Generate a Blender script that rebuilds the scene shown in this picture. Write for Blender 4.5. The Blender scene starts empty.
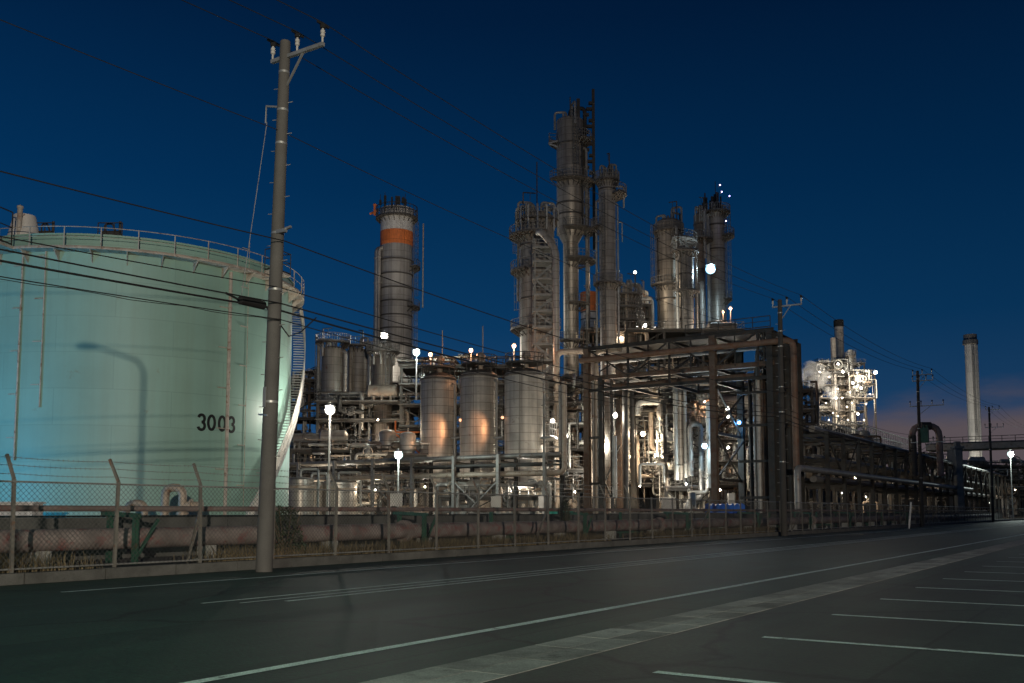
import bpy, math, random
from mathutils import Vector as V, Matrix
S = bpy.context.scene
COL = S.collection
PI = math.pi
rad = math.radians
# ------------------------------------------------------------------ camera maths
F = 960.0; CH = 1.6; PT = rad(5.0); HZ = 512.0; PY0 = HZ - F*math.tan(PT)
cP, sP = math.cos(PT), math.sin(PT)
def at(px, py, Y):
    """world point seen at a picture position, Y metres ahead of the camera"""
    a = (px-512)/F; b = (PY0-py)/F
    d = V((a, cP-b*sP, sP+b*cP))
    return V((0, 0, CH)) + d*(Y/d.y)
def gx(px, Y): return at(px, HZ, Y).x
UX, UY = 0.5514, 0.8342          # road direction u; lateral direction v points to the parking side
GA = math.atan2(-UX, UY)
def UV(u, v, z=0.0): return V((u*UX+v*UY, u*UY-v*UX, z))
def UofP(p): return (p.x*UX+p.y*UY, p.x*UY-p.y*UX)
# ------------------------------------------------------------------ materials
MATS = {}
def nd(nt, t, **k):
    n = nt.nodes.new(t)
    for a, b in k.items():
        setattr(n, a, b)
    return n
def mat(name, base, rough=0.6, metal=0.0, var=0.25, scale=1.2, rust=0.0, rustcol=(0.16, 0.07, 0.035), seam=None, streak=0.0, bump=0.15, grain=0.0, dirt=None, seamk=2.3, seamc=None):
    if name in MATS: return MATS[name]
    m = bpy.data.materials.new(name); m.use_nodes = True
    nt = m.node_tree; L = nt.links.new
    bs = nt.nodes['Principled BSDF']
    bs.inputs['Roughness'].default_value = rough
    bs.inputs['Metallic'].default_value = metal
    tc = nd(nt, 'ShaderNodeTexCoord'); oi = nd(nt, 'ShaderNodeObjectInfo'); vm = nd(nt, 'ShaderNodeVectorMath', operation='MULTIPLY_ADD'); L(oi.outputs['Location'], vm.inputs[0]); vm.inputs[1].default_value = (.37, .37, .37); L(tc.outputs['Object'], vm.inputs[2]); co_ = vm.outputs[0]
    n1 = nd(nt, 'ShaderNodeTexNoise'); n1.inputs['Scale'].default_value = scale; n1.inputs['Detail'].default_value = 8; n1.inputs['Roughness'].default_value = .62
    L(co_, n1.inputs['Vector'])
    r1 = nd(nt, 'ShaderNodeMapRange'); r1.inputs[1].default_value = .3; r1.inputs[2].default_value = .7
    r1.inputs[3].default_value = 1-var; r1.inputs[4].default_value = 1+var
    L(n1.outputs['Fac'], r1.inputs[0])
    mul = nd(nt, 'ShaderNodeMix', data_type='RGBA', blend_type='MULTIPLY'); mul.inputs[0].default_value = 1
    mul.inputs[6].default_value = (*base, 1)
    L(r1.outputs[0], mul.inputs[7])
    col = mul.outputs[2]
    hgt = n1.outputs['Fac']
    if seam:
        sw, sh = seam
        sx = nd(nt, 'ShaderNodeSeparateXYZ'); L(tc.outputs['Object'], sx.inputs[0])
        an = nd(nt, 'ShaderNodeMath', operation='ARCTAN2'); L(sx.outputs[1], an.inputs[0]); L(sx.outputs[0], an.inputs[1])
        am = nd(nt, 'ShaderNodeMath', operation='MULTIPLY'); L(an.outputs[0], am.inputs[0]); am.inputs[1].default_value = seamk
        cx = nd(nt, 'ShaderNodeCombineXYZ'); L(am.outputs[0], cx.inputs[0]); L(sx.outputs[2], cx.inputs[1])
        br = nd(nt, 'ShaderNodeTexBrick'); L(cx.outputs[0], br.inputs['Vector'])
        br.offset = 0.0; br.inputs['Scale'].default_value = 1; br.inputs['Brick Width'].default_value = sw; br.inputs['Row Height'].default_value = sh
        br.inputs['Mortar Size'].default_value = .035; br.inputs['Mortar Smooth'].default_value = .3
        br.inputs['Color1'].default_value = (1.1, 1.08, 1.05, 1); br.inputs['Color2'].default_value = (.86, .86, .86, 1); br.inputs['Mortar'].default_value = (.45, .43, .41, 1)
        if seamc: br.offset = .5; br.inputs['Color1'].default_value, br.inputs['Color2'].default_value, br.inputs['Mortar'].default_value = [(c, c, c, 1) for c in seamc]
        m2 = nd(nt, 'ShaderNodeMix', data_type='RGBA', blend_type='MULTIPLY'); m2.inputs[0].default_value = 1
        L(col, m2.inputs[6]); L(br.outputs['Color'], m2.inputs[7]); col = m2.outputs[2]
    if streak:
        mp = nd(nt, 'ShaderNodeMapping'); mp.inputs['Scale'].default_value = (1.6, 1.6, .06); L(co_, mp.inputs[0])
        n2 = nd(nt, 'ShaderNodeTexNoise'); n2.inputs['Scale'].default_value = 1.1; n2.inputs['Detail'].default_value = 6; L(mp.outputs[0], n2.inputs['Vector'])
        r2 = nd(nt, 'ShaderNodeMapRange'); r2.inputs[1].default_value = .46; r2.inputs[2].default_value = .72; r2.inputs[3].default_value = 0; r2.inputs[4].default_value = streak
        L(n2.outputs['Fac'], r2.inputs[0])
        m3 = nd(nt, 'ShaderNodeMix', data_type='RGBA'); L(r2.outputs[0], m3.inputs[0]); L(col, m3.inputs[6])
        m3.inputs[7].default_value = (*(dirt or (.09, .07, .055)), 1); col = m3.outputs[2]
    if rust:
        n3 = nd(nt, 'ShaderNodeTexNoise'); n3.inputs['Scale'].default_value = scale*1.7; n3.inputs['Detail'].default_value = 10; n3.inputs['Roughness'].default_value = .7
        ad = nd(nt, 'ShaderNodeMapping'); ad.inputs['Location'].default_value = (7.3, 2.1, 4.4); L(co_, ad.inputs[0]); L(ad.outputs[0], n3.inputs['Vector'])
        r3 = nd(nt, 'ShaderNodeMapRange'); r3.inputs[1].default_value = .66-.3*rust; r3.inputs[2].default_value = .76-.2*rust
        L(n3.outputs['Fac'], r3.inputs[0])
        m4 = nd(nt, 'ShaderNodeMix', data_type='RGBA'); L(r3.outputs[0], m4.inputs[0]); L(col, m4.inputs[6]); m4.inputs[7].default_value = (*rustcol, 1); col = m4.outputs[2]
    if grain:
        n5 = nd(nt, 'ShaderNodeTexNoise'); n5.inputs['Scale'].default_value = 55; n5.inputs['Detail'].default_value = 3; L(tc.outputs['Object'], n5.inputs['Vector'])
        r5 = nd(nt, 'ShaderNodeMapRange'); r5.inputs[1].default_value = .3; r5.inputs[2].default_value = .7; r5.inputs[3].default_value = 1-grain; r5.inputs[4].default_value = 1+grain
        L(n5.outputs['Fac'], r5.inputs[0])
        m5 = nd(nt, 'ShaderNodeMix', data_type='RGBA', blend_type='MULTIPLY'); m5.inputs[0].default_value = 1; L(col, m5.inputs[6]); L(r5.outputs[0], m5.inputs[7]); col = m5.outputs[2]
        hgt = n5.outputs['Fac']
    L(col, bs.inputs['Base Color'])
    if bump:
        b = nd(nt, 'ShaderNodeBump'); b.inputs['Strength'].default_value = bump; b.inputs['Distance'].default_value = .03
        L(hgt, b.inputs['Height']); L(b.outputs[0], bs.inputs['Normal'])
    MATS[name] = m
    return m
def glow(name, col, st):
    if name in MATS: return MATS[name]
    m = bpy.data.materials.new(name); m.use_nodes = True
    bs = m.node_tree.nodes['Principled BSDF']
    bs.inputs['Base Color'].default_value = (.8, .8, .8, 1)
    bs.inputs['Emission Color'].default_value = (*col, 1); bs.inputs['Emission Strength'].default_value = st
    MATS[name] = m; return m
clad = mat('aluminium cladding', (.36, .325, .28), .42, .3, .22, .5, .12, seam=(1.5, 1.15), streak=.55)
silo_m = mat('silo cladding', (.54, .50, .44), .5, .35, .22, .5, .14, seam=(2.1, .98), streak=.5)
clad_big = mat('stack plating', (.42, .40, .375), .5, .2, .2, .35, .1, seam=(2.2, 2.0), streak=.5)
clad_pale = mat('pale insulation jacket', (.44, .405, .355), .38, .35, .2, .6, .1, seam=(1.9, .95), streak=.45)
clad_brown = mat('brown ribbed jacket', (.24, .20, .165), .5, .35, .2, .6, .3, seam=(.55, 7.0), streak=.6)
galv = mat('galvanised steel', (.40, .40, .385), .45, .55, .25, 1.5, .18)
steel = mat('dark steel', (.055, .052, .047), .6, .35, .3, 1.4, .35, rustcol=(.10, .05, .03))
rusty = mat('rusty painted steel', (.13, .095, .07), .7, .1, .3, 1.2, .6, rustcol=(.12, .055, .03))
pipe_m = mat('grey pipe paint', (.30, .29, .27), .5, .25, .25, 1.0, .35)
pipe_w = mat('white pipe jacket', (.42, .42, .39), .45, .2, .2, 1.2, .22)
pipe_t = mat('tan pipe paint', (.45, .37, .29), .55, .1, .2, 1.1, .4)
grate = mat('platform grating', (.11, .10, .09), .6, .4, .3, 2.0, .3)
conc = mat('concrete', (.24, .235, .22), .85, 0, .3, .8, 0, streak=.5, bump=.4, grain=.15)
pole_dark = mat('shaded pole concrete', (.045, .043, .041), .9, 0, .2, .9, 0, streak=.3)  # pole concrete for the farther poles, their shade put into the colour
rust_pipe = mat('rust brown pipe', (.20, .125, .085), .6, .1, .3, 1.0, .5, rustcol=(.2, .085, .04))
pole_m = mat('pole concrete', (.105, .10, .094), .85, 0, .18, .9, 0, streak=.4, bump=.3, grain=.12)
kerb_m = mat('kerb concrete', (.095, .094, .088), .9, 0, .4, 1.3, .2, rustcol=(.06, .055, .05), bump=.4, grain=.25)
dykem = mat('stained wall concrete', (.105, .105, .10), .9, 0, .35, .7, 0, streak=.6, bump=.3, grain=.15, dirt=(.05, .05, .045))
mint = mat('mint tank paint', (.30, .50, .43), .5, 0, .08, .22, .06, rustcol=(.27, .26, .17), seam=(7.5, 2.45), streak=.2, bump=.06, dirt=(.22, .27, .19), seamk=12.5, seamc=(1.02, .96, .87))
mint_rust = mat('rust stained pale paint', (.50, .45, .39), .6, 0, .25, 1.5, .45, rustcol=(.26, .12, .06))
redpipe = mat('chalky red primer', (.225, .19, .175), .75, 0, .45, 1.3, .5, rustcol=(.22, .075, .07), streak=.0)
faded = mat('faded brown pipe paint', (.21, .165, .15), .75, 0, .3, 1.1, .5, rustcol=(.19, .08, .07))
meshm = mat('dull fence wire', (.13, .13, .125), .6, .4, .2, 2)
greenp = mat('green support paint', (.028, .09, .062), .55, 0, .3, 2, .3)
orange = mat('orange chimney paint', (.85, .23, .06), .6, 0, .2, .8, .1, streak=.15, seam=(2.2, 2.0))
whitep = mat('white chimney paint', (.76, .73, .68), .6, 0, .2, .9, .15, streak=.3)
paleconc = mat('pale chimney concrete', (.52, .52, .50), .75, 0, .15, .3, 0, streak=.3, seam=(40, 7), seamk=1)
porcelain = mat('white porcelain', (.5, .48, .45), .3, 0, .1, 4)
black = mat('black rubber', (.010, .010, .011), .9, 0, .2, 4)
tarp = mat('blue tarpaulin', (.01, .15, .62), .45, 0, .3, 2.5, bump=.6)
teal = mat('teal plastic', (.03, .40, .30), .45, 0, .2, 3)
def asphalt(name, base, lane=True):
    """aggregate, repair patches, tyre-polished lanes, cracks and oil spots in the road's own directions"""
    m = bpy.data.materials.new(name); m.use_nodes = True; nt = m.node_tree; L = nt.links.new; bs = nt.nodes['Principled BSDF']
    tc = nd(nt, 'ShaderNodeTexCoord'); rt = nd(nt, 'ShaderNodeMapping'); rt.inputs['Rotation'].default_value = (0, 0, -GA); L(tc.outputs['Object'], rt.inputs[0])   # x across, y along
    def noise(sc, det, vec, rough=.6):
        n = nd(nt, 'ShaderNodeTexNoise'); n.inputs['Scale'].default_value = sc; n.inputs['Detail'].default_value = det; n.inputs['Roughness'].default_value = rough; L(vec, n.inputs['Vector']); return n.outputs['Fac']
    def rng(f, a, b, c, d):
        r = nd(nt, 'ShaderNodeMapRange'); L(f, r.inputs[0]); r.inputs[1].default_value, r.inputs[2].default_value, r.inputs[3].default_value, r.inputs[4].default_value = a, b, c, d; return r.outputs[0]
    def mul(a, b):
        k = nd(nt, 'ShaderNodeMath', operation='MULTIPLY'); L(a, k.inputs[0]); L(b, k.inputs[1]); return k.outputs[0]
    agg = noise(17, 8, rt.outputs[0]); big = noise(.22, 6, rt.outputs[0]); mid = noise(1.9, 6, rt.outputs[0], .7)
    st = nd(nt, 'ShaderNodeMapping'); st.inputs['Scale'].default_value = (.9, .05, 1); L(rt.outputs[0], st.inputs[0]); lanes = noise(1.0, 4, st.outputs[0])
    v = mul(rng(agg, .32, .68, .3, 1.9), rng(big, .35, .65, .72, 1.28)); v = mul(v, rng(mid, .3, .7, .9, 1.1)); v = mul(v, rng(lanes, .38, .62, .78, 1.18))
    vo = nd(nt, 'ShaderNodeTexVoronoi', feature='DISTANCE_TO_EDGE'); vo.inputs['Scale'].default_value = .16; wp = nd(nt, 'ShaderNodeVectorMath', operation='ADD'); nv = nd(nt, 'ShaderNodeTexNoise'); nv.inputs['Scale'].default_value = .9; nv.inputs['Detail'].default_value = 6; L(rt.outputs[0], nv.inputs['Vector']); L(rt.outputs[0], wp.inputs[0]); L(nv.outputs['Color'], wp.inputs[1]); L(wp.outputs[0], vo.inputs['Vector'])
    v = mul(v, rng(vo.outputs['Distance'], .0, .018, .35, 1.0))
    br = nd(nt, 'ShaderNodeTexBrick'); br.inputs['Scale'].default_value = 1; br.inputs['Brick Width'].default_value = 4.6; br.inputs['Row Height'].default_value = 19; br.inputs['Mortar Size'].default_value = .03; br.inputs['Color1'].default_value = (.82, .82, .82, 1); br.inputs['Color2'].default_value = (1.18, 1.18, 1.18, 1); br.inputs['Mortar'].default_value = (.55, .55, .55, 1); L(rt.outputs[0], br.inputs['Vector'])
    v = mul(v, br.outputs['Color'])
    oil = noise(.8, 3, rt.outputs[0]); v = mul(v, rng(oil, .64, .72, 1.0, .6))
    mx = nd(nt, 'ShaderNodeMix', data_type='RGBA', blend_type='MULTIPLY'); mx.inputs[0].default_value = 1; mx.inputs[6].default_value = (*base, 1); L(v, mx.inputs[7]); L(mx.outputs[2], bs.inputs['Base Color'])
    L(rng(agg, .3, .7, .58, .74), bs.inputs['Roughness'])
    b = nd(nt, 'ShaderNodeBump'); b.inputs['Strength'].default_value = .7; b.inputs['Distance'].default_value = .012; L(agg, b.inputs['Height']); L(b.outputs[0], bs.inputs['Normal'])
    MATS[name] = m; return m
asph = asphalt('asphalt', (.023, .053, .036))
asph2 = asphalt('older asphalt', (.033, .050, .037))
paint = mat('worn road paint', (.80, .92, .84), .7, 0, .18, 2.6, .3, rustcol=(.07, .075, .07), bump=.2, grain=.3)
paver = mat('paver concrete', (.34, .345, .315), .9, 0, .35, 1.5, .25, rustcol=(.09, .085, .08), bump=.5, grain=.25)
def island_tone(m, a, b):
    """each loose slab of the mesh a slightly different tone"""
    nt = m.node_tree; bs = nt.nodes['Principled BSDF']; src = bs.inputs['Base Color'].links[0].from_socket
    g = nd(nt, 'ShaderNodeNewGeometry'); r = nd(nt, 'ShaderNodeMapRange'); r.inputs[3].default_value = a; r.inputs[4].default_value = b; nt.links.new(g.outputs['Random Per Island'], r.inputs[0])
    k = nd(nt, 'ShaderNodeMix', data_type='RGBA', blend_type='MULTIPLY'); k.inputs[0].default_value = 1; nt.links.new(src, k.inputs[6]); nt.links.new(r.outputs[0], k.inputs[7]); nt.links.new(k.outputs[2], bs.inputs['Base Color'])
island_tone(paver, .68, 1.3)
railm = mat('weathered handrail steel', (.16, .155, .145), .55, .3, .25, 2, .2)
stairm = mat('dull galvanised stair', (.24, .24, .23), .55, .3, .25, 2, .2)
postm = mat('dull fence post', (.17, .16, .14), .65, .1, .3, 2, .35)
dirtm = mat('plant gravel', (.09, .085, .075), .95, 0, .35, .8, .3, rustcol=(.05, .048, .04), bump=.6, grain=.35)
grassm = mat('dry grass', (.16, .125, .07), .8, 0, .45, 3.0, bump=0)
leafm = mat('dark leaves', (.035, .05, .025), .7, 0, .4, 3.0, bump=0)
barkm = mat('bark', (.10, .075, .05), .9, 0, .3, 6)
digit_m = mat('black stencil paint', (.014, .016, .016), .6, 0, .2, 2, bump=0)
# ------------------------------------------------------------------ mesh builder
class MB:
    def __init__(s): s.v = []; s.f = []; s.sm = []
    def add(s, vs, fs, smooth=False):
        o = len(s.v); s.v += [tuple(p) for p in vs]
        for f in fs: s.f.append(tuple(i+o for i in f)); s.sm.append(smooth)
    def box(s, c, d, rz=0):
        cx, cy, cz = c; a, b, h = d[0]/2, d[1]/2, d[2]/2; cs, sn = math.cos(rz), math.sin(rz)
        vs = []
        for z in (-h, h):
            for x, y in ((-a, -b), (a, -b), (a, b), (-a, b)):
                vs.append((cx+x*cs-y*sn, cy+x*sn+y*cs, cz+z))
        s.add(vs, [(3, 2, 1, 0), (4, 5, 6, 7), (0, 1, 5, 4), (1, 2, 6, 5), (2, 3, 7, 6), (3, 0, 4, 7)])
        return s
    def bar(s, p, q, w, h=None):
        p, q = V(p), V(q); d = q-p
        if d.length < 1e-5: return s
        d.normalize(); h = h or w
        up = V((0, 0, 1)) if abs(d.z) < .95 else V((0, 1, 0))
        a = d.cross(up).normalized()*(w/2); b = a.cross(d).normalized()*(h/2)
        vs = [x+y for x in (p, q) for y in (-a-b, a-b, a+b, -a+b)]
        s.add(vs, [(0, 1, 2, 3), (7, 6, 5, 4), (4, 5, 1, 0), (5, 6, 2, 1), (6, 7, 3, 2), (7, 4, 0, 3)])
        return s
    def ibeam(s, p, q, w, h=None):
        """H section: two flanges and a web"""
        p, q = V(p), V(q); d = (q-p).normalized(); h = h or w
        up = V((0, 0, 1)) if abs(d.z) < .95 else V((0, 1, 0))
        a = d.cross(up).normalized(); b = a.cross(d).normalized(); t = w*.12
        s.bar(p+b*(h/2-t/2), q+b*(h/2-t/2), w, t); s.bar(p-b*(h/2-t/2), q-b*(h/2-t/2), w, t)
        s.bar(p, q, t, h-2*t)
        return s
    def tube(s, pts, r, n=8, caps=True, closed=False):
        pts = [V(p) for p in pts]; m = len(pts); rs = r if isinstance(r, (list, tuple)) else [r]*m
        t = []
        for i in range(m):
            if closed: d = pts[(i+1) % m]-pts[i-1]
            else: d = pts[min(i+1, m-1)]-pts[max(i-1, 0)]
            t.append(d.normalized() if d.length > 1e-9 else V((0, 0, 1)))
        ref = V((0, 0, 1)) if abs(t[0].z) < .9 else V((1, 0, 0))
        a = t[0].cross(ref).normalized(); vs = []
        for i in range(m):
            a = a - t[i]*a.dot(t[i]); a.normalize(); b = t[i].cross(a)
            for k in range(n):
                g = 2*PI*k/n; vs.append(pts[i]+(a*math.cos(g)+b*math.sin(g))*rs[i])
        fs = []
        for i in range(m if closed else m-1):
            j = (i+1) % m
            for k in range(n):
                fs.append((i*n+k, i*n+(k+1) % n, j*n+(k+1) % n, j*n+k))
        s.add(vs, fs, True)
        if caps and not closed:
            s.add(vs[:n], [tuple(range(n))[::-1]]); s.add(vs[-n:], [tuple(range(n))])
        return s
    def pipe(s, pts, r, n=8, bend=None, caps=True):
        """tube with rounded elbows"""
        pts = [V(p) for p in pts]; bend = bend or r*2.6; out = [pts[0]]
        for i in range(1, len(pts)-1):
            a, b, c = pts[i-1], pts[i], pts[i+1]; d1 = (a-b); d2 = (c-b)
            k = min(bend, d1.length*.48, d2.length*.48); d1.normalize(); d2.normalize()
            p, q = b+d1*k, b+d2*k
            for j in range(5):
                w = j/4; out.append(p*(1-w)**2+b*2*w*(1-w)+q*w*w)
        out.append(pts[-1])
        return s.tube(out, r, n, caps)
    def lathe(s, prof, n=32, c=(0, 0, 0), a0=0, a1=2*PI, caps=True):
        full = abs(a1-a0-2*PI) < 1e-6; m = n if full else n+1; vs = []
        for r, z in prof:
            for k in range(m):
                g = a0+(a1-a0)*k/n; vs.append((c[0]+r*math.cos(g), c[1]+r*math.sin(g), c[2]+z))
        fs = []
        for i in range(len(prof)-1):
            for k in range(n):
                k2 = (k+1) % m
                fs.append((i*m+k, i*m+k2, (i+1)*m+k2, (i+1)*m+k))
        s.add(vs, fs, True)
        if full and caps:
            s.add(vs[:m], [tuple(range(m))[::-1]]); s.add(vs[-m:], [tuple(range(m))])
        return s
    def deck(s, r0, r1, z, th, a0, a1, n=24):
        """flat ring sector with thickness"""
        vs = []
        for k in range(n+1):
            g = a0+(a1-a0)*k/n
            for r, h in ((r0, z), (r1, z), (r1, z-th), (r0, z-th)): vs.append((r*math.cos(g), r*math.sin(g), h))
        fs = []
        for k in range(n):
            o = k*4
            for j in range(4): fs.append((o+j, o+(j+1) % 4, o+4+(j+1) % 4, o+4+j))
        if abs(a1-a0-2*PI) > 1e-4: fs += [(0, 3, 2, 1), (n*4, n*4+1, n*4+2, n*4+3)]
        s.add(vs, fs)
        return s
    def rail(s, pts, h=1.1, step=1.4, r=.035):
        """handrail with posts along a path"""
        pts = [V(p) for p in pts]; up = V((0, 0, h))
        for i in range(len(pts)-1):
            a, b = pts[i], pts[i+1]; L = (b-a).length; n = max(1, round(L/step))
            s.bar(a+up, b+up, r*2); s.bar(a+up*.55, b+up*.55, r*1.5); s.bar(a+up*.06, b+up*.06, .03, .1)
            for k in range(n+(i == len(pts)-2)):
                p = a.lerp(b, k/n); s.bar(p, p+up, r*1.8)
        return s
    def ladder(s, x, y, z0, z1, ang, cage=True, w=.5):
        """caged ladder standing at x,y and facing ang"""
        tx, ty = -math.sin(ang), math.cos(ang); ox, oy = math.cos(ang), math.sin(ang)
        for k in (-1, 1): s.bar((x+tx*w/2*k, y+ty*w/2*k, z0), (x+tx*w/2*k, y+ty*w/2*k, z1), .08)
        z = z0
        while z < z1:
            s.bar((x-tx*w/2, y-ty*w/2, z), (x+tx*w/2, y+ty*w/2, z), .04); z += .45
        if cage:
            z = z0+2.2; R = .45
            while z < z1:
                pts = [(x+ox*.38+(ox*math.cos(g)+tx*math.sin(g))*R, y+oy*.38+(oy*math.cos(g)+ty*math.sin(g))*R, z) for g in [rad(-120+40*k) for k in range(7)]]
                for i in range(6): s.bar(pts[i], pts[i+1], .05)
                z += 1.1
            for g in (-100, -50, 0, 50, 100):
                g = rad(g); px_, py_ = x+ox*.38+(ox*math.cos(g)+tx*math.sin(g))*R, y+oy*.38+(oy*math.cos(g)+ty*math.sin(g))*R
                s.bar((px_, py_, z0+2.2), (px_, py_, z1), .04)
        return s
    def out(s, name, m, parent=None, sharp=38):
        me = bpy.data.meshes.new(name); me.from_pydata(s.v, [], s.f); me.validate(); me.materials.append(m)
        if len(me.polygons) == len(s.sm): me.polygons.foreach_set('use_smooth', s.sm)
        me.set_sharp_from_angle(angle=rad(sharp)); me.update()
        o = bpy.data.objects.new(name, me); COL.objects.link(o)
        if parent: o.parent = parent
        return o
def tag(o, label, cat, group=None):
    o['label'] = label; o['category'] = cat
    if group: o['group'] = group
    return o
def thing(name, label, cat, loc=(0, 0, 0), rz=0, group=None):
    o = bpy.data.objects.new(name, None); COL.objects.link(o); o.empty_display_size = .5
    o.location = loc; o.rotation_euler = (0, 0, rz)
    return tag(o, label, cat, group)
def setting(o, kind='structure'):
    o['kind'] = kind; return o
def copy_tree(o, parent=None):
    c = o.copy(); COL.objects.link(c)
    if parent: c.parent = parent
    for ch in list(o.children): copy_tree(ch, c)
    return c
def light(parent, loc, power, col, r=.15, name='light_source'):
    l = bpy.data.lights.new(name, 'POINT'); l.energy = power; l.color = col; l.shadow_soft_size = r
    o = bpy.data.objects.new(name, l); COL.objects.link(o); o.location = loc; o.parent = parent
    return o
def arc(r, z, a0, a1, n=20): return [(r*math.cos(a0+(a1-a0)*k/n), r*math.sin(a0+(a1-a0)*k/n), z) for k in range(n+1)]
def sag(p, q, d, n=28):
    p, q = V(p), V(q)
    return [p.lerp(q, k/n)-V((0, 0, 4*d*(k/n)*(1-k/n))) for k in range(n+1)]
# ------------------------------------------------------------------ camera, world
cam = bpy.data.cameras.new('camera'); co = bpy.data.objects.new('camera', cam); COL.objects.link(co)
co.location = (0, 0, CH); co.rotation_euler = (rad(90)+PT, 0, 0)
cam.sensor_width = 36; cam.lens = F/1024*36; cam.shift_y = (PY0-341.5)/1024; cam.clip_end = 6000; cam.clip_start = .1
S.camera = co
S.view_settings.view_transform = 'Standard'; S.view_settings.look = 'None'; S.view_settings.gamma = 1; S.view_settings.exposure = 0
S.view_settings.use_curve_mapping = False
S.render.engine = 'CYCLES'; S.cycles.use_denoising = True; S.cycles.max_bounces = 4; S.cycles.diffuse_bounces = 2; S.cycles.glossy_bounces = 2
S.cycles.sample_clamp_indirect = 3; S.cycles.volume_bounces = 0; S.cycles.use_light_tree = True; S.cycles.caustics_reflective = False; S.cycles.caustics_refractive = False
w = bpy.data.worlds.new('World'); S.world = w; w.use_nodes = True
nt = w.node_tree; Lk = nt.links.new
bg = nt.nodes['Background']
sky = nd(nt, 'ShaderNodeTexSky', sky_type='NISHITA'); sky.sun_disc = False; sky.sun_elevation = rad(-5); sky.sun_rotation = rad(70); sky.altitude = 0
tc = nd(nt, 'ShaderNodeTexCoord'); sx = nd(nt, 'ShaderNodeSeparateXYZ'); Lk(tc.outputs['Generated'], sx.inputs[0])
rp = nd(nt, 'ShaderNodeValToRGB'); Lk(sx.outputs[2], rp.inputs[0])
e = rp.color_ramp.elements; e[0].position = 0.0; e[0].color = (.030, .074, .150, 1); e[1].position = 1; e[1].color = (.0006, .0030, .010, 1)
for pos, c in ((.09, (.015, .067, .170)), (.19, (.0035, .045, .133)), (.32, (.0008, .0275, .092)), (.47, (.0005, .0130, .049)), (.62, (.0005, .0070, .028))):
    k = e.new(pos); k.color = (*c, 1)
# darker towards the right of the view, brighter on the left where the sun went down
dx = nd(nt, 'ShaderNodeMapRange'); Lk(sx.outputs[0], dx.inputs[0]); dx.inputs[1].default_value = -.5; dx.inputs[2].default_value = .5; dx.inputs[3].default_value = 1.04; dx.inputs[4].default_value = .66
ml = nd(nt, 'ShaderNodeMix', data_type='RGBA', blend_type='MULTIPLY'); ml.inputs[0].default_value = 1; Lk(rp.outputs[0], ml.inputs[6]); Lk(dx.outputs[0], ml.inputs[7])
# low mauve cloud bank
mp = nd(nt, 'ShaderNodeMapping'); mp.inputs['Scale'].default_value = (1.7, 1.7, 7); Lk(tc.outputs['Generated'], mp.inputs[0])
cn = nd(nt, 'ShaderNodeTexNoise'); cn.inputs['Scale'].default_value = 2.6; cn.inputs['Detail'].default_value = 7; cn.inputs['Roughness'].default_value = .55; Lk(mp.outputs[0], cn.inputs['Vector'])
el = nd(nt, 'ShaderNodeMapRange', interpolation_type='SMOOTHSTEP'); Lk(sx.outputs[2], el.inputs[0]); el.inputs[1].default_value = .04; el.inputs[2].default_value = .17; el.inputs[3].default_value = .58; el.inputs[4].default_value = -.34
lx = nd(nt, 'ShaderNodeMapRange', interpolation_type='SMOOTHSTEP'); Lk(sx.outputs[0], lx.inputs[0]); lx.inputs[1].default_value = .12; lx.inputs[2].default_value = .42; lx.inputs[3].default_value = -.42; lx.inputs[4].default_value = .16
sm = nd(nt, 'ShaderNodeMath', operation='ADD'); Lk(cn.outputs['Fac'], sm.inputs[0]); Lk(el.outputs[0], sm.inputs[1])
sm2 = nd(nt, 'ShaderNodeMath', operation='ADD'); Lk(sm.outputs[0], sm2.inputs[0]); Lk(lx.outputs[0], sm2.inputs[1])
cr = nd(nt, 'ShaderNodeMapRange', interpolation_type='SMOOTHSTEP'); Lk(sm2.outputs[0], cr.inputs[0]); cr.inputs[1].default_value = .58; cr.inputs[2].default_value = 1.0; cr.inputs[3].default_value = 0; cr.inputs[4].default_value = .92
cmx = nd(nt, 'ShaderNodeMix', data_type='RGBA'); Lk(cr.outputs[0], cmx.inputs[0]); Lk(ml.outputs[2], cmx.inputs[6]); cmx.inputs[7].default_value = (.102, .078, .083, 1)
# the physical twilight sky on top of it, very weak
sk = nd(nt, 'ShaderNodeMix', data_type='RGBA', blend_type='ADD'); sk.inputs[0].default_value = .004; Lk(cmx.outputs[2], sk.inputs[6]); Lk(sky.outputs[0], sk.inputs[7])
Lk(sk.outputs[2], bg.inputs['Color']); bg.inputs['Strength'].default_value = 1.0
# ------------------------------------------------------------------ ground, road
def sheet(name, us, vs, z, m, th=0):
    mb = MB()
    mb.add([UV(us[0], vs[0], z), UV(us[0], vs[1], z), UV(us[1], vs[1], z), UV(us[1], vs[0], z)], [(3, 2, 1, 0)])
    o = setting(mb.out(name, m))
    return o
mb = MB(); mb.add([(-2500, -1500, 0), (2500, -1500, 0), (2500, 3500, 0), (-2500, 3500, 0)], [(0, 1, 2, 3)]); setting(mb.out('ground', dirtm))
KV, FV = -20.9, -21.15            # kerb face and fence line
sheet('road', (-120, 700), (KV, -5.30), .004, asph)
sheet('parking_lot', (-120, 400), (-5.30, 60), .004, asph2)
mb = MB()
# verge behind the kerb
mb = MB(); mb.box((0, 0, 0), (1, 1, 1)); mb = MB()
c = UV(290, (-27+FV-.1)/2, .10); mb.box(c, (27+FV+.1-.3, 820, .2), GA); setting(mb.out('verge', dirtm))
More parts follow.
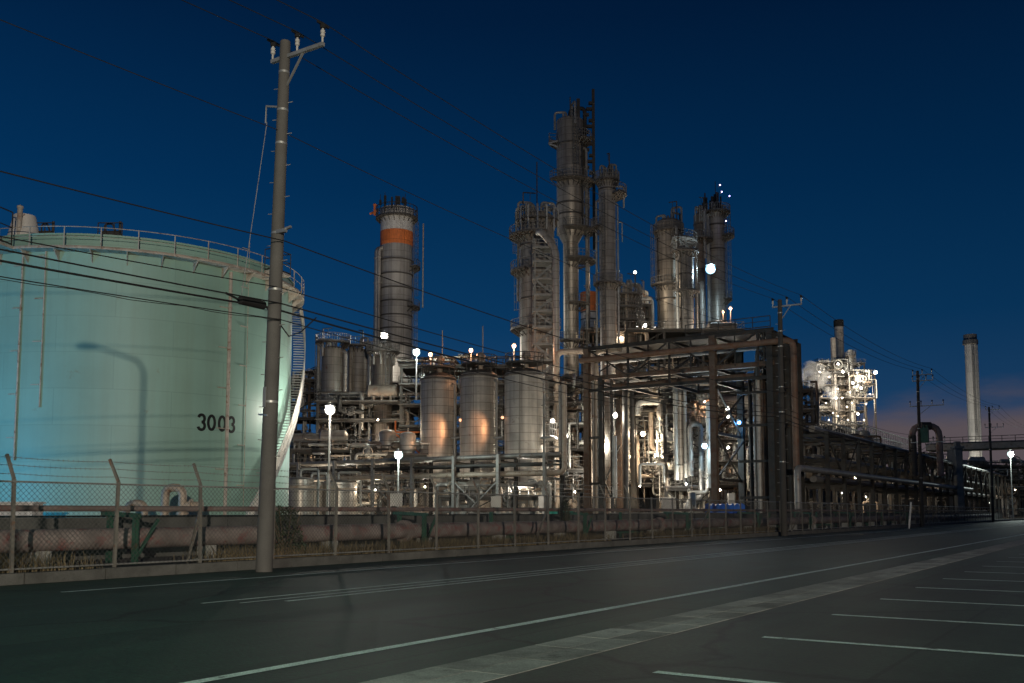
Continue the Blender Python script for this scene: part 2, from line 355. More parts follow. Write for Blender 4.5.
# kerb stones
mb = MB(); rnd = random.Random(3); u = -60.0
while u < 330:
    h = .25+rnd.uniform(-.012, .012); c = UV(u+.99, KV-.17, h/2)
    mb.box(c, (.34, 1.965, h), GA+rnd.uniform(-.003, .003)); u += 2.0
setting(mb.out('kerb', kerb_m))
mb = MB(); u = -60.0
while u < 260:
    for j in range(2):
        h = .0085+rnd.uniform(0, .0012); mb.box(UV(u+.49, -5.53-.48*j, h/2), (.464, .966, h), GA+rnd.uniform(-.006, .006))
    u += .985
setting(mb.out('paver_strip', paver))
def stripe(name, segs):
    mb = MB()
    for (u0, u1, v0, v1) in segs:
        n = max(1, int(abs(u1-u0)/2)); r = random.Random(int(u0*7+v0*13))
        vs = []; fs = []
        for k in range(n+1):
            uu = u0+(u1-u0)*k/n; vs += [UV(uu, v0+r.uniform(-.018, .018), .0085), UV(uu, v1+r.uniform(-.018, .018), .0085)]
        for k in range(n): fs.append((2*k+2, 2*k+3, 2*k+1, 2*k))
        mb.add(vs, fs)
    return setting(mb.out(name, paint))
stripe('road_edge_line', [(-40, 340, -7.64, -7.47)])
stripe('kerbside_line', [(11.2, 340, -18.25, -18.12)])
stripe('centre_lines', [(11.2, 340, -13.98, -13.86), (11.6, 340, -13.45, -13.36), (12.3, 340, -13.05, -12.93)])
mb = MB()
for i in range(20):
    u = 8.95+3.23*i - 3.23*3
    vs = [UV(u-.07, -4.2, .0085), UV(u-.07, 1.2, .0085), UV(u+.07, 1.2, .0085), UV(u+.07, -4.2, .0085)]
    mb.add(vs, [(3, 2, 1, 0)])
setting(mb.out('parking_bay_lines', paint))
# ------------------------------------------------------------------ grass
mb = MB(); rnd = random.Random(5)
for i in range(26000):
    u = rnd.uniform(-8, 70)**1.0; v = FV-.15-abs(rnd.gauss(0, .75)); d = rnd.random()
    if math.sin(u*.7)+math.sin(u*.23+1)+rnd.uniform(-1, 1) < -.6: continue
    if v < -26: continue
    p = UV(u, v, .2); h = rnd.uniform(.14, .5)*(1.25 if rnd.random() < .2 else 1); a = rnd.uniform(0, 2*PI); t = V((math.cos(a), math.sin(a), 0)); b = V((-t.y, t.x, 0))*.012
    q = p+t*h*.18+V((0, 0, h*.6)); e_ = p+t*h*rnd.uniform(.3, .7)+V((0, 0, h))
    mb.add([p-b, p+b, q+b*.7, q-b*.7, e_], [(0, 1, 2, 3), (3, 2, 4)])
g = mb.out('dry_grass', grassm); setting(g, 'stuff')
# ------------------------------------------------------------------ chain link fence
ft = thing('security_fence', 'long chain link fence with leaning barbed wire arms on the kerb', 'fence', UV(0, FV, 0), GA)
U0 = 4.0; DU = 2.55; NP = 98
mbr = MB(); mbb = MB(); mbt = MB(); mb3 = MB()
rnd = random.Random(9); us = [UofP(at(25, 572, 21.8))[0]-.32-DU*2+DU*i for i in range(NP)]
for i, u in enumerate(us):
    p = MB(); ln = rnd.uniform(-.03, .03)
    if u < 44:
        p.bar((0, u, .22), (ln, u+ln, 2.34), .07); p.bar((ln, u+ln, 2.34), (-.27+ln, u-.06, 2.9), .06)
    else: p.bar((0, u, .22), (ln, u+ln, 2.36), .07)
    if i % 7 == 4: p.bar((-.05, u, 1.7), (-.9, u+.3, .22), .06)
    p.out('post', postm, ft)
L_ = us[-1]
mbr.tube([(0, us[0]-6, 2.28), (0, L_, 2.28)], .024, 6); mbr.tube([(0, us[0]-6, .33), (0, L_, .33)], .022, 6)
mbr.out('top_rail', galv, ft)
for k, (x, z) in enumerate(((-.06, 2.46), (-.15, 2.66), (-.25, 2.84))):
    pts = []
    for i in range(len(us)-1):
        if us[i] > 42: break
        pts += [V(q) for q in sag((x, us[i], z), (x, us[i+1], z), .03, 4)[:4]]
    mbb.tube(pts, .006, 4)
    for j in range(len(pts)*5):
        a = pts[min(j//5, len(pts)-2)].lerp(pts[min(j//5, len(pts)-2)+1], (j % 5)/5); mbb.bar(a+V((-.03, .02, -.03)), a+V((.03, -.02, .03)), .006)
mbb.out('barbed_wire', galv, ft)
sp = .13; u = us[0]-2
while u < 150:
    for s_ in (1, -1):
        a, b = ((0.03, u, .33), (.03, u+1.95, 2.28)); 
        if s_ < 0: a, b = (.03, u+1.95, .33), (.03, u, 2.28)
        mbt.bar(a, b, .006)
    u += sp if u < 70 else sp*2.2
mbt.out('chain_link_mesh', meshm, ft)
# ------------------------------------------------------------------ pipes behind the fence
def run(name, label, cat, pts, r, m, n=14, flanges=(), fm=None, group=None):
    """a pipeline thing: pipe plus bolted flanges"""
    t = thing(name, label, cat, pts[0], 0, group); o = V(pts[0])
    MB().pipe([V(p)-o for p in pts], r, n).out('pipe', m, t)
    for fr in flanges:
        a, b = V(pts[0]), V(pts[-1]); q = a.lerp(b, fr)-o; d = (b-a).normalized()
        f = MB(); f.tube([q-d*.11, q-d*.012], r*1.45, n); f.tube([q+d*.012, q+d*.11], r*1.45, n)
        for k in range(8):
            ref = d.cross(V((0, 0, 1))).normalized(); up = ref.cross(d); g_ = 2*PI*k/8; c_ = q+(ref*math.cos(g_)+up*math.sin(g_))*r*1.24
            f.tube([c_-d*.15, c_+d*.15], r*.09, 5)
        f.out('flange', fm or m, t)
    return t
red_weld = redpipe
t = run('pipeline', 'thick chalky red pipeline low behind the fence', 'pipe', [UV(-14, -23.2, .88), UV(190, -23.2, .95)], .28, redpipe, 20, (.102, .205, .315, .46, .62, .8), redpipe)
run('pipeline', 'thin reddish pipe on green stands above the thick red pipeline', 'pipe', [UV(-14, -24.1, 1.68), UV(190, -24.1, 1.78)], .085, faded, 10)
run('pipeline', 'pale slim pipe lying just behind the thick red pipeline', 'pipe', [UV(2, -23.75, 1.1), UV(60, -23.75, 1.14)], .05, pipe_w, 8)
for i in range(18):
    u = 9.9+6.2*i
    s = thing('pipe_support', ('green steel pipe stand with a knee brace behind the fence' if i % 2 else 'green steel pipe stand of two posts behind the fence'), 'pipe support', UV(u, -23.7, .2), GA, 'green pipe stands along the fence')
    MB().ibeam((.9, 0, 0), (.9, 0, 1.28 if i % 2 else .35), .13).out('post', greenp, s); MB().ibeam((-.4, .1, 0), (-.4, .1, 1.4), .13).out('post', greenp, s)
    MB().bar((-.6, 0, 1.37), (1.05, 0, 1.3), .12).out('crossbeam', greenp, s) if i % 2 else MB().bar((-.55, 0, .32), (.95, 0, .32), .12).out('crossbeam', greenp, s)
    if i % 2: MB().bar((.9, 0, .1), (.9, .7, 1.2), .07).out('brace', greenp, s)
for i in range(26):
    u = 7+5.1*i
    MB().box((0, 0, 0), (.5, .22, .42)).out('x', conc) if False else None
    s = MB(); s.box((0, 0, .22), (.55, .24, .42)); s.box((0, 0, .0), (.75, .4, .1)); o = s.out('pipe_plinth', pipe_w, None)
    o.location = UV(u+1.6, -23.2, .2); o.rotation_euler = (0, 0, GA); tag(o, 'small pale concrete plinth carrying the thick red pipeline', 'plinth', 'plinths under the red pipeline')
# dyke wall
wl = MB(); 
u = -30.0; rnd = random.Random(2)
while u < 230:
    wl.box(UV(u+1.98, -26.2, .72), (.25, 3.94, 1.44+rnd.uniform(-.02, .02)), GA); u += 4
wl.box(UV(100, -26.2, 1.47), (.32, 260, .06), GA)
tag(wl.out('dyke_wall', dykem), 'low dark stained concrete wall behind the red pipeline', 'wall')
# ------------------------------------------------------------------ utility poles and lines
def crossarm(par, z, half, n, side=1):
    a = MB(); a.bar((-half*.35, 0, z), (half, 0, z), .1, .1); a.bar((.05, 0, z-.95), (half*.48, 0, z-.05), .05); a.out('crossarm', galv, par)
    out = []
    for k in range(n):
        x = -half*.33+(half*1.3)*k/(n-1)
        ins = MB(); ins.lathe([(.03, 0), (.03, .16), (.065, .18), (.065, .24), (.045, .26), (.065, .28), (.065, .34), (.04, .36), (.03, .4), (.0, .41)], 10, (x, 0, z+.05)); ins.out('insulator', porcelain, par)
        hc = MB(); hc.lathe([(.0, .4), (.075, .41), (.085, .5), (.04, .55), (0, .56)], 8, (x, 0, z+.05)); hc.bar((x, -.22, z+.56), (x, .22, z+.56), .05); hc.out('line_clamp', black, par)
        out.append(V((x, 0, z+.62)))
    return out
poles = []
def upole(label, px, py_base, Y, py_top, arms, r0=.225, r1=.145):
    b = at(px, py_base, Y); b.z = 0; h = at(px, py_top, Y).z
    p = thing('utility_pole', label, 'utility pole', b, GA, 'utility poles along the kerb')
    lean = rad(1.05) if Y < 30 else rad(.35)
    p.rotation_euler = (Matrix.Rotation(lean, 4, 'Y') @ Matrix.Rotation(GA, 4, 'Z')).to_euler()
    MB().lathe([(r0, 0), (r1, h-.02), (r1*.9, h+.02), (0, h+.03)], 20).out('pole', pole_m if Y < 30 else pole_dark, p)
    z = 2.2; k = 0
    while z < h-1.2 and Y < 80:
        g_ = 0.2+PI*(k % 2); r = r0+(r1-r0)*z/h
        st = MB(); st.tube([(math.cos(g_)*r*.8, math.sin(g_)*r*.8, z), (math.cos(g_)*(r+.17), math.sin(g_)*(r+.17), z+.01)], .012, 5); st.out('step_bolt', galv, p); z += .45; k += 1
    bd = MB()
    for z in (h*.52, h*.627, h*.80, h*.865, h-.9, h*.31):
        r = r0+(r1-r0)*z/h+.006; bd.lathe([(r-.01, z-.035), (r, z-.03), (r, z+.03), (r-.01, z+.035)], 20, caps=False)
    bd.out('band', galv, p)
    pts = crossarm(p, h-.45, 1.5, 3)
    for z, hf in arms: crossarm(p, z, hf, 4)
    bpy.context.view_layer.update()
    M = p.matrix_world
    poles.append((p, h, [M @ q for q in pts], M))
    return p
P1 = upole('tall brown concrete utility pole standing close by the kerb before the green tank', 264, 571, 26.0, 42, [])
P2 = upole('utility pole with one crossarm rising beside the rusty gantry end', 784, 530, 64.5, 300, [])
P3 = upole('utility pole with several crossarms and a grey transformer box', 922, 520, 105, 371, [(13.2, 2.6), (9.2, 2.6), (16.0, 1.6)])
P4 = upole('slender distant utility pole in front of the mauve cloud', 993, 516, 152, 407, [(15, 2.0)])
b_ = MB(); b_.box((.55, 0, 10.0), (.75, .7, 1.5)); b_.lathe([(.12, 0), (.1, .35), (0, .36)], 8, (.4, .1, 10.75)); b_.lathe([(.12, 0), (.1, .35), (0, .36)], 8, (.75, .1, 10.75)); b_.bar((.1, 0, 9.2), (1.0, 0, 9.2), .12); b_.out('transformer', greenp, P3)
# pole 1 fittings
h1 = poles[0][1]
f = MB(); f.bar((0, 0, h1-1.9), (-.62, -.05, h1-1.75), .045); f.tube([(-.62, -.05, h1-1.75), (-.62, -.05, h1-2.25)], .022, 6); f.out('side_bracket', galv, P1)
f = MB(); f.box((.28, -.12, h1*.627), (.35, .1, .1)); f.bar((.1, -.1, h1*.627), (.62, -.1, h1*.627+.08), .06); f.out('side_bracket', galv, P1)
f = MB(); f.box((.0, -.235, 4.7), (.1, .03, .55)); f.bar((-.35, -.1, 4.25), (.1, -.2, 4.2), .05); f.out('marker_plate', galv, P1)
def wire(label, p, q, d, r, m=black, cat='power line', n=28, group=None):
    w_ = MB(); w_.tube(sag(p, q, d, n), r, 5); return tag(w_.out('overhead_line', m), label, cat, group)
prevP = lambda p: p - UV(46, 0, 0)
names3 = ['inner', 'middle', 'outer']
for k in range(3):
    wire('high power line from the %s insulator of the tall near pole back over the street' % names3[k], prevP(poles[0][2][k]), poles[0][2][k], .9, .013)
    for a, b, nm in ((0, 1, 'between the tall near pole and the gantry pole'), (1, 2, 'between the gantry pole and the transformer pole'), (2, 3, 'between the transformer pole and the last pole')):
        wire('high power line %s on the %s insulator' % (nm, names3[k]), poles[a][2][k], poles[b][2][k], .7, .013 if a == 0 else .017)
    wire('high power line running on from the last pole by its %s insulator' % names3[k], poles[3][2][k], poles[3][2][k]+UV(48, 0, 0), .7, .018)
def pw(i, x, z): return poles[i][3] @ V((x, 0, z))
def lowline(label, z1, z2, x, d0, d1, r, twist=0):
    a, b = pw(0, x, z1), pw(1, x, z2)
    mb = MB(); pts0 = sag(prevP(a), a, d0, 60); mb.tube(pts0, r, 6)
    if twist:
        mb.tube([p+V((0, 0, -.06*abs(math.sin(i*.9)))) for i, p in enumerate(pts0)], r*.7, 5)
    mb.tube(sag(a, b, d1, 40), r, 6)
    c = pw(2, x, z2+.3); mb.tube(sag(b, c, d1, 30), r, 6)
    return tag(mb.out('overhead_line', black), label, 'cable')
lowline('single service wire at bracket height on the tall near pole crossing the tank top', h1*.61, 9.6, .3, .72, .6, .016)
lowline('thick upper telephone cable sagging across the green tank', 7.30, 8.2, .2, .5, .55, .020)
lowline('thick lower telephone cable sagging across the green tank', 7.22, 8.0, -.2, .62, .6, .027)
lowline('lashed thin cable with loops lowest across the green tank', 6.85, 7.6, .22, .72, .7, .013, 1)
lowline('slim telephone wire just over the thick cables on the tank', 7.75, 8.6, .15, .8, .6, .014)
wire('single wire passing the tall near pole below its crossarm', prevP(pw(0, 0, h1-2.6)), pw(0, 0, h1-2.6), .45, .012)
wire('single wire strung on from below the crossarm of the tall near pole', pw(0, 0, h1-2.6), pw(1, 0, 13.5), .7, .012)
q = pw(0, -.62, h1-2.2); wire('pale slanting guy wire hanging off the tall near pole', q, q+UV(-.3, -.2, 0)+V((-.25, 0, -5.2)), 0.0, .011, galv, 'guy wire')
# splice box on the cables
q = pw(0, -.2, 7.22); s = thing('splice_closure', 'black cable splice box hanging on the cables beside the tall near pole', 'cable box', q-UV(.62, 0, -.02), GA)
f = MB(); f.tube([(0, -.46, 0), (0, -.41, 0), (0, .4, 0), (0, .45, 0)], [.04, .12, .12, .04], 12); f.out('housing', black, s)
f = MB(); f.tube([(0, .45, .0), (.1, .8, -.35), (.16, 1.2, -.75), (.1, 1.7, -.55), (0, 2.4, .0)], .018, 6); f.tube([(0, -.46, 0), (0, -.9, .1)], .03, 6); f.out('cable_tail', black, s)
# ------------------------------------------------------------------ lit street lamps on this side of the road (out of the picture, behind the camera)
def street_lamp(label, loc, h, arm, ang, lit=None):
    t = thing('street_lamp', label, 'street lamp', loc, ang)
    m = MB(); m.tube([(0, 0, 0), (0, 0, .9), (0, 0, .95), (0, 0, h-.6)] + [(arm*.06*k*k*.28, 0, h-.6+.2*k) for k in range(1, 4)] + [(arm, 0, h+.45)], [.13, .13, .08, .06, .055, .05, .05, .04], 12); m.out('mast', galv, t)
    m = MB(); m.tube([(arm-.15, 0, h+.42), (arm+.1, 0, h+.46), (arm+.45, 0, h+.46), (arm+.7, 0, h+.44)], [.05, .10, .11, .04], 12); m.out('lamp_head', galv, t)
    return t
PL = at(147, 362, 66.0)
# ------------------------------------------------------------------ storage tank
TX, TY, TR = -30.4, 75.7, 12.5
TH = at(45, 233.5, TY-TR).z
tk = thing('storage_tank', 'huge pale green storage tank with black stencilled number', 'storage tank', (TX, TY, 0), rad(-90))   # local +X faces the camera side, +Y is picture right
def TP(a, r, z): a = rad(a); return V((r*math.cos(a), r*math.sin(a), z))
m = MB()
prof = []
nc = 8
for i in range(nc):
    z0, z1 = TH*i/nc, TH*(i+1)/nc; rr = TR
    prof += [(rr, z0)]
prof += [(TR, TH)]; m.lathe(prof, 128, caps=False); m.out('shell', mint, tk, 60)
m = MB(); m.lathe([(TR+.002, TH-.14), (TR+.14, TH-.13), (TR+.14, TH), (TR-.2, TH+.01)], 128, caps=False); m.lathe([(TR-.2, TH+.012), (TR*.5, TH-.5), (0, TH-.3)], 96, caps=False); m.out('roof', mint, tk)
m = MB(); zg = TH-1.15; m.deck(TR+.01, TR+.95, zg, .09, 0, 2*PI, 128)
for k in range(0, 360, 10):
    a = k; p0, p1, p2 = TP(a, TR+.01, zg-.09), TP(a, TR+.85, zg-.09), TP(a, TR+.01, zg-.85)
    t_ = TP(a+90, .03, 0); m.add([p0-t_, p1-t_, p2-t_, p0+t_, p1+t_, p2+t_], [(0, 1, 2), (5, 4, 3), (0, 3, 4, 1), (1, 4, 5, 2), (2, 5, 3, 0)])
m.out('wind_girder', mint_rust, tk)
m = MB(); m.tube(arc(TR+.9, zg+.72, 0, 2*PI, 128)[:-1], .02, 5, closed=True); m.tube(arc(TR+.9, zg+1.38, 0, 2*PI, 128)[:-1], .03, 5, closed=True)
for k in range(0, 36):
    m.bar(TP(k*10+3, TR+.9, zg), TP(k*10+3, TR+.9, zg+1.4), .06)
m.tube(arc(TR+.86, zg+.07, 0, 2*PI, 128)[:-1], .06, 5, closed=True)
m.out('railing', mint_rust, tk)
def tank_pipe(a, r, m_, z0, z1, off=.28):
    q = MB(); q.tube([TP(a, TR+off, z0), TP(a, TR+off, z1)], r, 10)
    z = z0+1.5
    while z < z1:
        q.bar(TP(a, TR, z), TP(a, TR+off, z), .06); q.lathe([(r*1.01, -.05), (r*1.35, -.045), (r*1.35, .045), (r*1.01, .05)], 10, TP(a, TR+off, z), caps=False); q.bar(TP(a-3.2, TR+.06, z+.02), TP(a-.5, TR+.06, z+.02), .06); z += 2.9
    return q.out('drain_pipe', m_, tk)
tank_pipe(52.6, .13, mint_rust, .2, zg-.3); tank_pipe(-21.5, .15, mint_rust, .2, zg); tank_pipe(-11.5, .07, mint_rust, 5, zg, .1); tank_pipe(-4, .05, mint_rust, 8.5, zg, .08)
tank_pipe(61, .022, mint_rust, 2, TH+1.5, .05)
# stencilled digits, small raised strokes
def digit(ch, a0, z0, hgt=1.12, wd=.6):
    def ell(cx, cz, rx, rz, g0, g1, n=18): return [(cx+rx*math.cos(rad(g0+(g1-g0)*k/n)), cz+rz*math.sin(rad(g0+(g1-g0)*k/n))) for k in range(n+1)]
    if ch == '0': strokes = [ell(0, .5, .42, .44, 0, 360)]
    else: strokes = [ell(0, .72, .38, .235, 165, -90), ell(0, .265, .42, .245, 90, -165)]
    q = MB(); ht = .1
    for st in strokes:
        vs = []
        for i, (x, z) in enumerate(st):
            a, b = st[max(i-1, 0)], st[min(i+1, len(st)-1)]
            if ch == '0' and i in (0, len(st)-1): a, b = st[-2], st[1]
            d = V((b[0]-a[0], (b[1]-a[1])*hgt/wd)).normalized() if True else None
            nx, nz = -d[1]*ht, d[0]*ht
            for sg in (1, -1):
                for r in (TR+.004, TR+.02):
                    X = x*wd+nx*sg; Z = z0+z*hgt+nz*sg
                    vs.append(TP(a0+math.degrees(X/TR), r, Z))
        fs = []
        for i in range(len(st)-1):
            o = i*4; p = o+4; fs += [(o+1, o+3, p+3, p+1), (o, o+1, p+1, p), (o+3, o+2, p+2, p+3)]
        q.add(vs, fs)
    return q.out('digit', digit_m, tk)
zd = at(217, 431.5, 68).z
for ch, a0 in (('3', 44.2), ('0', 47.7), ('0', 51.6), ('3', 55.2)): digit(ch, a0, zd)
# spiral stair
m = MB(); mr = MB(); md = MB(); n = 78; A0, A1, Z0, Z1 = 58, 118, .4, zg-.2
prev = None
for k in range(n+1):
    a = A0+(A1-A0)*k/n; z = Z0+(Z1-Z0)*k/n
    p, q = TP(a, TR+.15, z), TP(a, TR+1.05, z); md.bar(p, q, .26, .04)
    top = TP(a, TR+1.08, z+1.15); b = TP(a, TR+1.08, z-.15)
    mr.bar(b, top, .045)
    if prev:
        m.bar(prev[0], b, .06, .3); mr.bar(prev[1], top, .07); mr.bar(prev[0].lerp(prev[1], .5), b.lerp(top, .5), .045); mr.bar(prev[0], top, .03); mr.bar(prev[1], b, .03)
    prev = (b, top)
m.out('stringer', galv, tk); md.out('stair_tread', galv, tk); mr.out('stair_railing', whitep, tk)
# fittings along the rim
pl = MB(); pl.deck(TR+.9, TR+1.9, zg+.3, .15, rad(64), rad(72), 6); pl.out('landing', mint_rust, tk); pl = MB(); pl.deck(TR+.9, TR+2.6, zg+.1, .2, rad(-34), rad(-12), 6); pl.out('landing', mint_rust, tk)
pr = MB(); pr.rail([TP(64, TR+.95, zg+.3), TP(64, TR+1.85, zg+.3), TP(72, TR+1.85, zg+.3), TP(72, TR+.95, zg+.3)], 1.6, 1, .03); pr.out('landing_rail', steel, tk); pr = MB(); pr.rail([TP(-34, TR+2.55, zg+.1), TP(-23, TR+2.55, zg+.1), TP(-12.5, TR+2.55, zg+.1), TP(-12.5, TR+.95, zg+.1)], 2.3, 1.5, .035); pr.out('landing_rail', steel, tk)
m = MB(); c = at(24, 236, TY-TR+1.6); c = V((-(c.y-TY), c.x-TX, TH-.3)); m.lathe([(1.15, 0), (.72, 1.95), (.7, 2.0), (0, 2.02)], 24, c); m.out('vent_hood', whitep, tk)
m = MB(); m.tube([c+V((.9, .12, -.5)), c+V((.9, .12, 2.3))], .17, 10); m.lathe([(.2, 0), (.22, .15), (0, .28)], 10, c+V((.9, .12, 2.25))); m.out('vent_pipe', mint_rust, tk)
for px, w_ in ((47, .9), (112, 1.2)):
    b = at(px, 237, TY-TR+2.2); c = V((-(b.y-TY), b.x-TX, TH)); m = MB()
    m.box(c+V((0, 0, .35)), (.6, w_, .7)); m.tube([c+V((0, w_*.45, 0)), c+V((0, w_*.45, 1.5))], .1, 8); m.pipe([c+V((0, -w_*.45, 0)), c+V((0, -w_*.45, 1.3)), c+V((0, 0, 1.35)), c+V((0, w_*.2, .8))], .06, 6)
    m.rail([c+V((.35, -w_*.7, 0)), c+V((.35, w_*.7, 0))], 1.3, .6, .03); m.out('gauge_fitting', steel, tk)
# pale gooseneck pipes at the tank foot, standing behind the dyke wall
def goose(label, px0, px1, py, Y, r, extra=0):
    a, b = at(px0, py, Y), at(px1, py, Y); t = thing('gooseneck_pipe', label, 'pipe', (a.x, a.y, 0)); wd = b.x-a.x; z = a.z
    MB().pipe([(0, 0, 0), (0, 0, z), (wd, 0, z), (wd, 0, z-.9 if extra < 0 else 0)], r, 14).out('pipe', pipe_t, t)
    f = MB()
    for x, zz in ((0, z*.55), (wd, z*.5)): f.lathe([(r*1.0, -.07), (r*1.5, -.06), (r*1.5, .06), (r, .07)], 14, (x, 0, zz), caps=False)
    f.out('flange', pipe_t, t)
    if extra > 0:
        v_ = MB(); v_.tube([(wd, 0, z*.66), (wd+1.1, 0, z*.66)], r*.9, 12); v_.tube([(wd+.45, 0, z*.66), (wd+.55, 0, z*.66)], r*1.6, 12); v_.tube([(wd+1.0, 0, z*.66), (wd+1.12, 0, z*.66)], r*1.6, 12); v_.out('valve', pipe_t, t)
goose('tall pale gooseneck pipe with a side valve standing at the tank foot', 165.5, 183, 487.5, 56, .24, 1)
goose('short tan gooseneck pipe lying low at the tank foot', 127, 145, 503, 56, .2, -1)
m = MB(); m.box((0, 0, .5), (3.2, 1.2, 1.0)); m.box((0, 0, 1.05), (3.4, 1.4, .1)); o = m.out('control_cabinet', whitep); o.location = at(8, 512, 52)-V((0, 0, .55)); tag(o, 'low white cabinet at the tank foot by the picture edge', 'cabinet')
# ------------------------------------------------------------------ vessels
def flange_top(t, r, z, kind, seed, m_):
    """pipework, davit and nozzles crowning a vessel"""
    rn = random.Random(seed); q = MB()
    for k in range(3+seed % 3):
        a = rn.uniform(0, 2*PI); x, y = math.cos(a)*r*.7, math.sin(a)*r*.7; h = rn.uniform(.8, 2.2)*min(1.3, max(.6, r/2))
        q.pipe([(x*.4, y*.4, z-.3), (x*.4, y*.4, z+h), (x*1.6, y*1.6, z+h), (x*1.6, y*1.6, z-1.5)], .11+r*.03, 8)
        q.tube([(x*.7, y*.7, z-.3), (x*.7, y*.7, z+h*.7)], .07, 6); q.box((x*.7, y*.7, z+h*.72), (.3, .3, .5))
    q.out('overhead_pipe', m_, t)
    q = MB(); a = rn.uniform(-2.6, -.5); x, y = math.cos(a)*r, math.sin(a)*r
    q.bar((x, y, z-.5), (x, y, z+2.6), .16); q.bar((x, y, z+2.6), (x*.1, y*.1, z+2.9), .13); q.bar((x*.5, y*.5, z+2.75), (x*.5, y*.5, z+1.7), .06); q.out('davit', steel, t)
def add_plat(t, r, z, a0, a1, wd=1.25, m_=None):
    a0, a1 = rad(a0), rad(a1); full = a1-a0 > 2*PI-.01
    n = max(8, int((a1-a0)*7)); q = MB(); q.deck(r*1.005, r+wd, z, .16, a0, a1, n)
    for k in range(0, n+1, 2):
        g = a0+(a1-a0)*k/n; q.bar((math.cos(g)*r, math.sin(g)*r, z-1.0), (math.cos(g)*(r+wd*.9), math.sin(g)*(r+wd*.9), z-.15), .1)
    o = q.out('platform', m_ or grate, t)
    q = MB(); pts = arc(r+wd-.05, z, a0, a1, n)
    if not full: pts = [(math.cos(a0)*(r+.1), math.sin(a0)*(r+.1), z)]+pts+[(math.cos(a1)*(r+.1), math.sin(a1)*(r+.1), z)]
    q.rail(pts, 1.15, 1.0, .035); q.out('railing', railm, o)
def tower(label, px, Y, w_px, top, m_, plats=(), name='distillation_column', cat='tower', lower=None, dome=.5, ladders=(), pipes=(), seed=1, crown=True, rings=(), z0=0, group=None, px_top=None, skirt=True):
    x = at(px, top, Y).x; r = w_px/2/F*Y; H = at(px, top, Y).z; zz = lambda py: at(px, py, Y).z
    t = thing(name, label, cat, (x, Y, 0), 0, group); n = 40
    prof = [(r, z0)]
    if lower: lw, pa, pb = lower; rl = lw/2/F*Y; prof = [(rl, z0), (rl, zz(pb)), (r, zz(pa))]
    prof += [(r, H)]
    if dome: prof += [(r*math.cos(rad(k*15)), H+r*dome*math.sin(rad(k*15))) for k in range(1, 6)]+[(0, H+r*dome)]
    else: prof += [(r-.05, H+.02), (0, H+.05)]
    MB().lathe(prof, n).out('shell', m_, t)
    for py in rings:
        z = zz(py); MB().lathe([(r*1.0, -.12), (r*1.03+.06, -.1), (r*1.03+.06, .1), (r*1.0, .12)], n, (0, 0, z), caps=False).out('stiffening_ring', grate, t)
    for pf in plats: add_plat(t, r if not (lower and pf[0] > lower[2]) else rl, zz(pf[0]), pf[1], pf[2], pf[3] if len(pf) > 3 else 1.25)
    for (a, pa, pb) in ladders:
        g = rad(a); rr = r if not (lower and pb > lower[2]+5) else r
        q = MB(); q.ladder(math.cos(g)*(rr+.25), math.sin(g)*(rr+.25), zz(pb), zz(pa), g); q.out('ladder', railm, t)
    for (a, pa, pb, pr, pm) in pipes:
        g = rad(a); R = r+pr+.22; q = MB(); c0, s0 = math.cos(g), math.sin(g)
        q.pipe([(c0*r*.6, s0*r*.6, zz(pa)), (c0*R, s0*R, zz(pa)), (c0*R, s0*R, max(.3, zz(pb)))], pr, 10)
        z = zz(pb)+2
        while z < zz(pa)-1: q.bar((c0*r*.98, s0*r*.98, z), (c0*R, s0*R, z), .1); q.lathe([(pr, -.1), (pr*1.25, -.09), (pr*1.25, .09), (pr, .1)], 10, (c0*R, s0*R, z), caps=False); z += 4.5
        q.out('riser_pipe', pm, t)
    if crown: flange_top(t, r, H+r*dome*.7, 0, seed, pipe_m)
    return t, r, H, x
# banded chimney
ch, r_, H_, x_ = tower('tall grey chimney with orange and white bands at the top', 397, 170, 33, 210, clad_big, [(219, -360, 0, .9), (268, -30, 40, 1.4), (308, -40, 30, 1.4), (385, -140, 20, 1.6)], 'chimney', 'chimney', None, 0, [(-5, 222, 308), (-8, 308, 400)], [(200, 250, 420, .45, galv), (215, 250, 420, .32, clad_big)], 4, False, (262, 276, 290, 303, 317, 330, 345, 360))
zz = lambda py: at(397, py, 170).z
m = MB(); m.lathe([(r_+.001, zz(233.5)), (r_+.03, zz(233.5)), (r_+.03, zz(222)), (r_+.03, H_+.01), (r_-.4, H_+.1)], 40, caps=False); m.out('white_band', whitep, ch)
m = MB(); m.lathe([(r_+.001, zz(247)), (r_+.045, zz(247)), (r_+.045, zz(233)), (r_+.001, zz(233))], 40, caps=False); m.out('orange_band', orange, ch)
m = MB()
rn = random.Random(8)
for k in range(9):
    a = rn.uniform(-3, 0.3); x, y = math.cos(a)*r_*1.05, math.sin(a)*r_*1.05; m.box((x, y, H_+rn.uniform(.3, 1.1)), (rn.uniform(.2, .6), .4, rn.uniform(.6, 2.0))); m.bar((x, y, H_-1), (x, y, H_+rn.uniform(1.2, 2.6)), .09)
m.rail(arc(r_+.8, zz(219), -PI, PI, 24), 2.0, 1, .05); m.out('top_equipment', steel, ch)
m = MB(); g = rad(195); c = V((math.cos(g)*(r_+1.1), math.sin(g)*(r_+1.1), zz(217))); m.bar(c, c+V((0, 0, 1.8)), .35); m.bar(c+V((-.9, 0, .2)), c+V((.6, 0, .9)), .3); m.lathe([(.3, 0), (.34, .3), (0, .55)], 8, c+V((0, 0, 1.7))); m.out('hoist', orange, ch)
m = MB(); g = rad(-2); R = r_+1.9; m.tube([(math.cos(g)*R, math.sin(g)*R, zz(308)), (math.cos(g)*R, math.sin(g)*R, zz(224))], .12, 8); m.out('riser_pipe', pipe_t, ch)
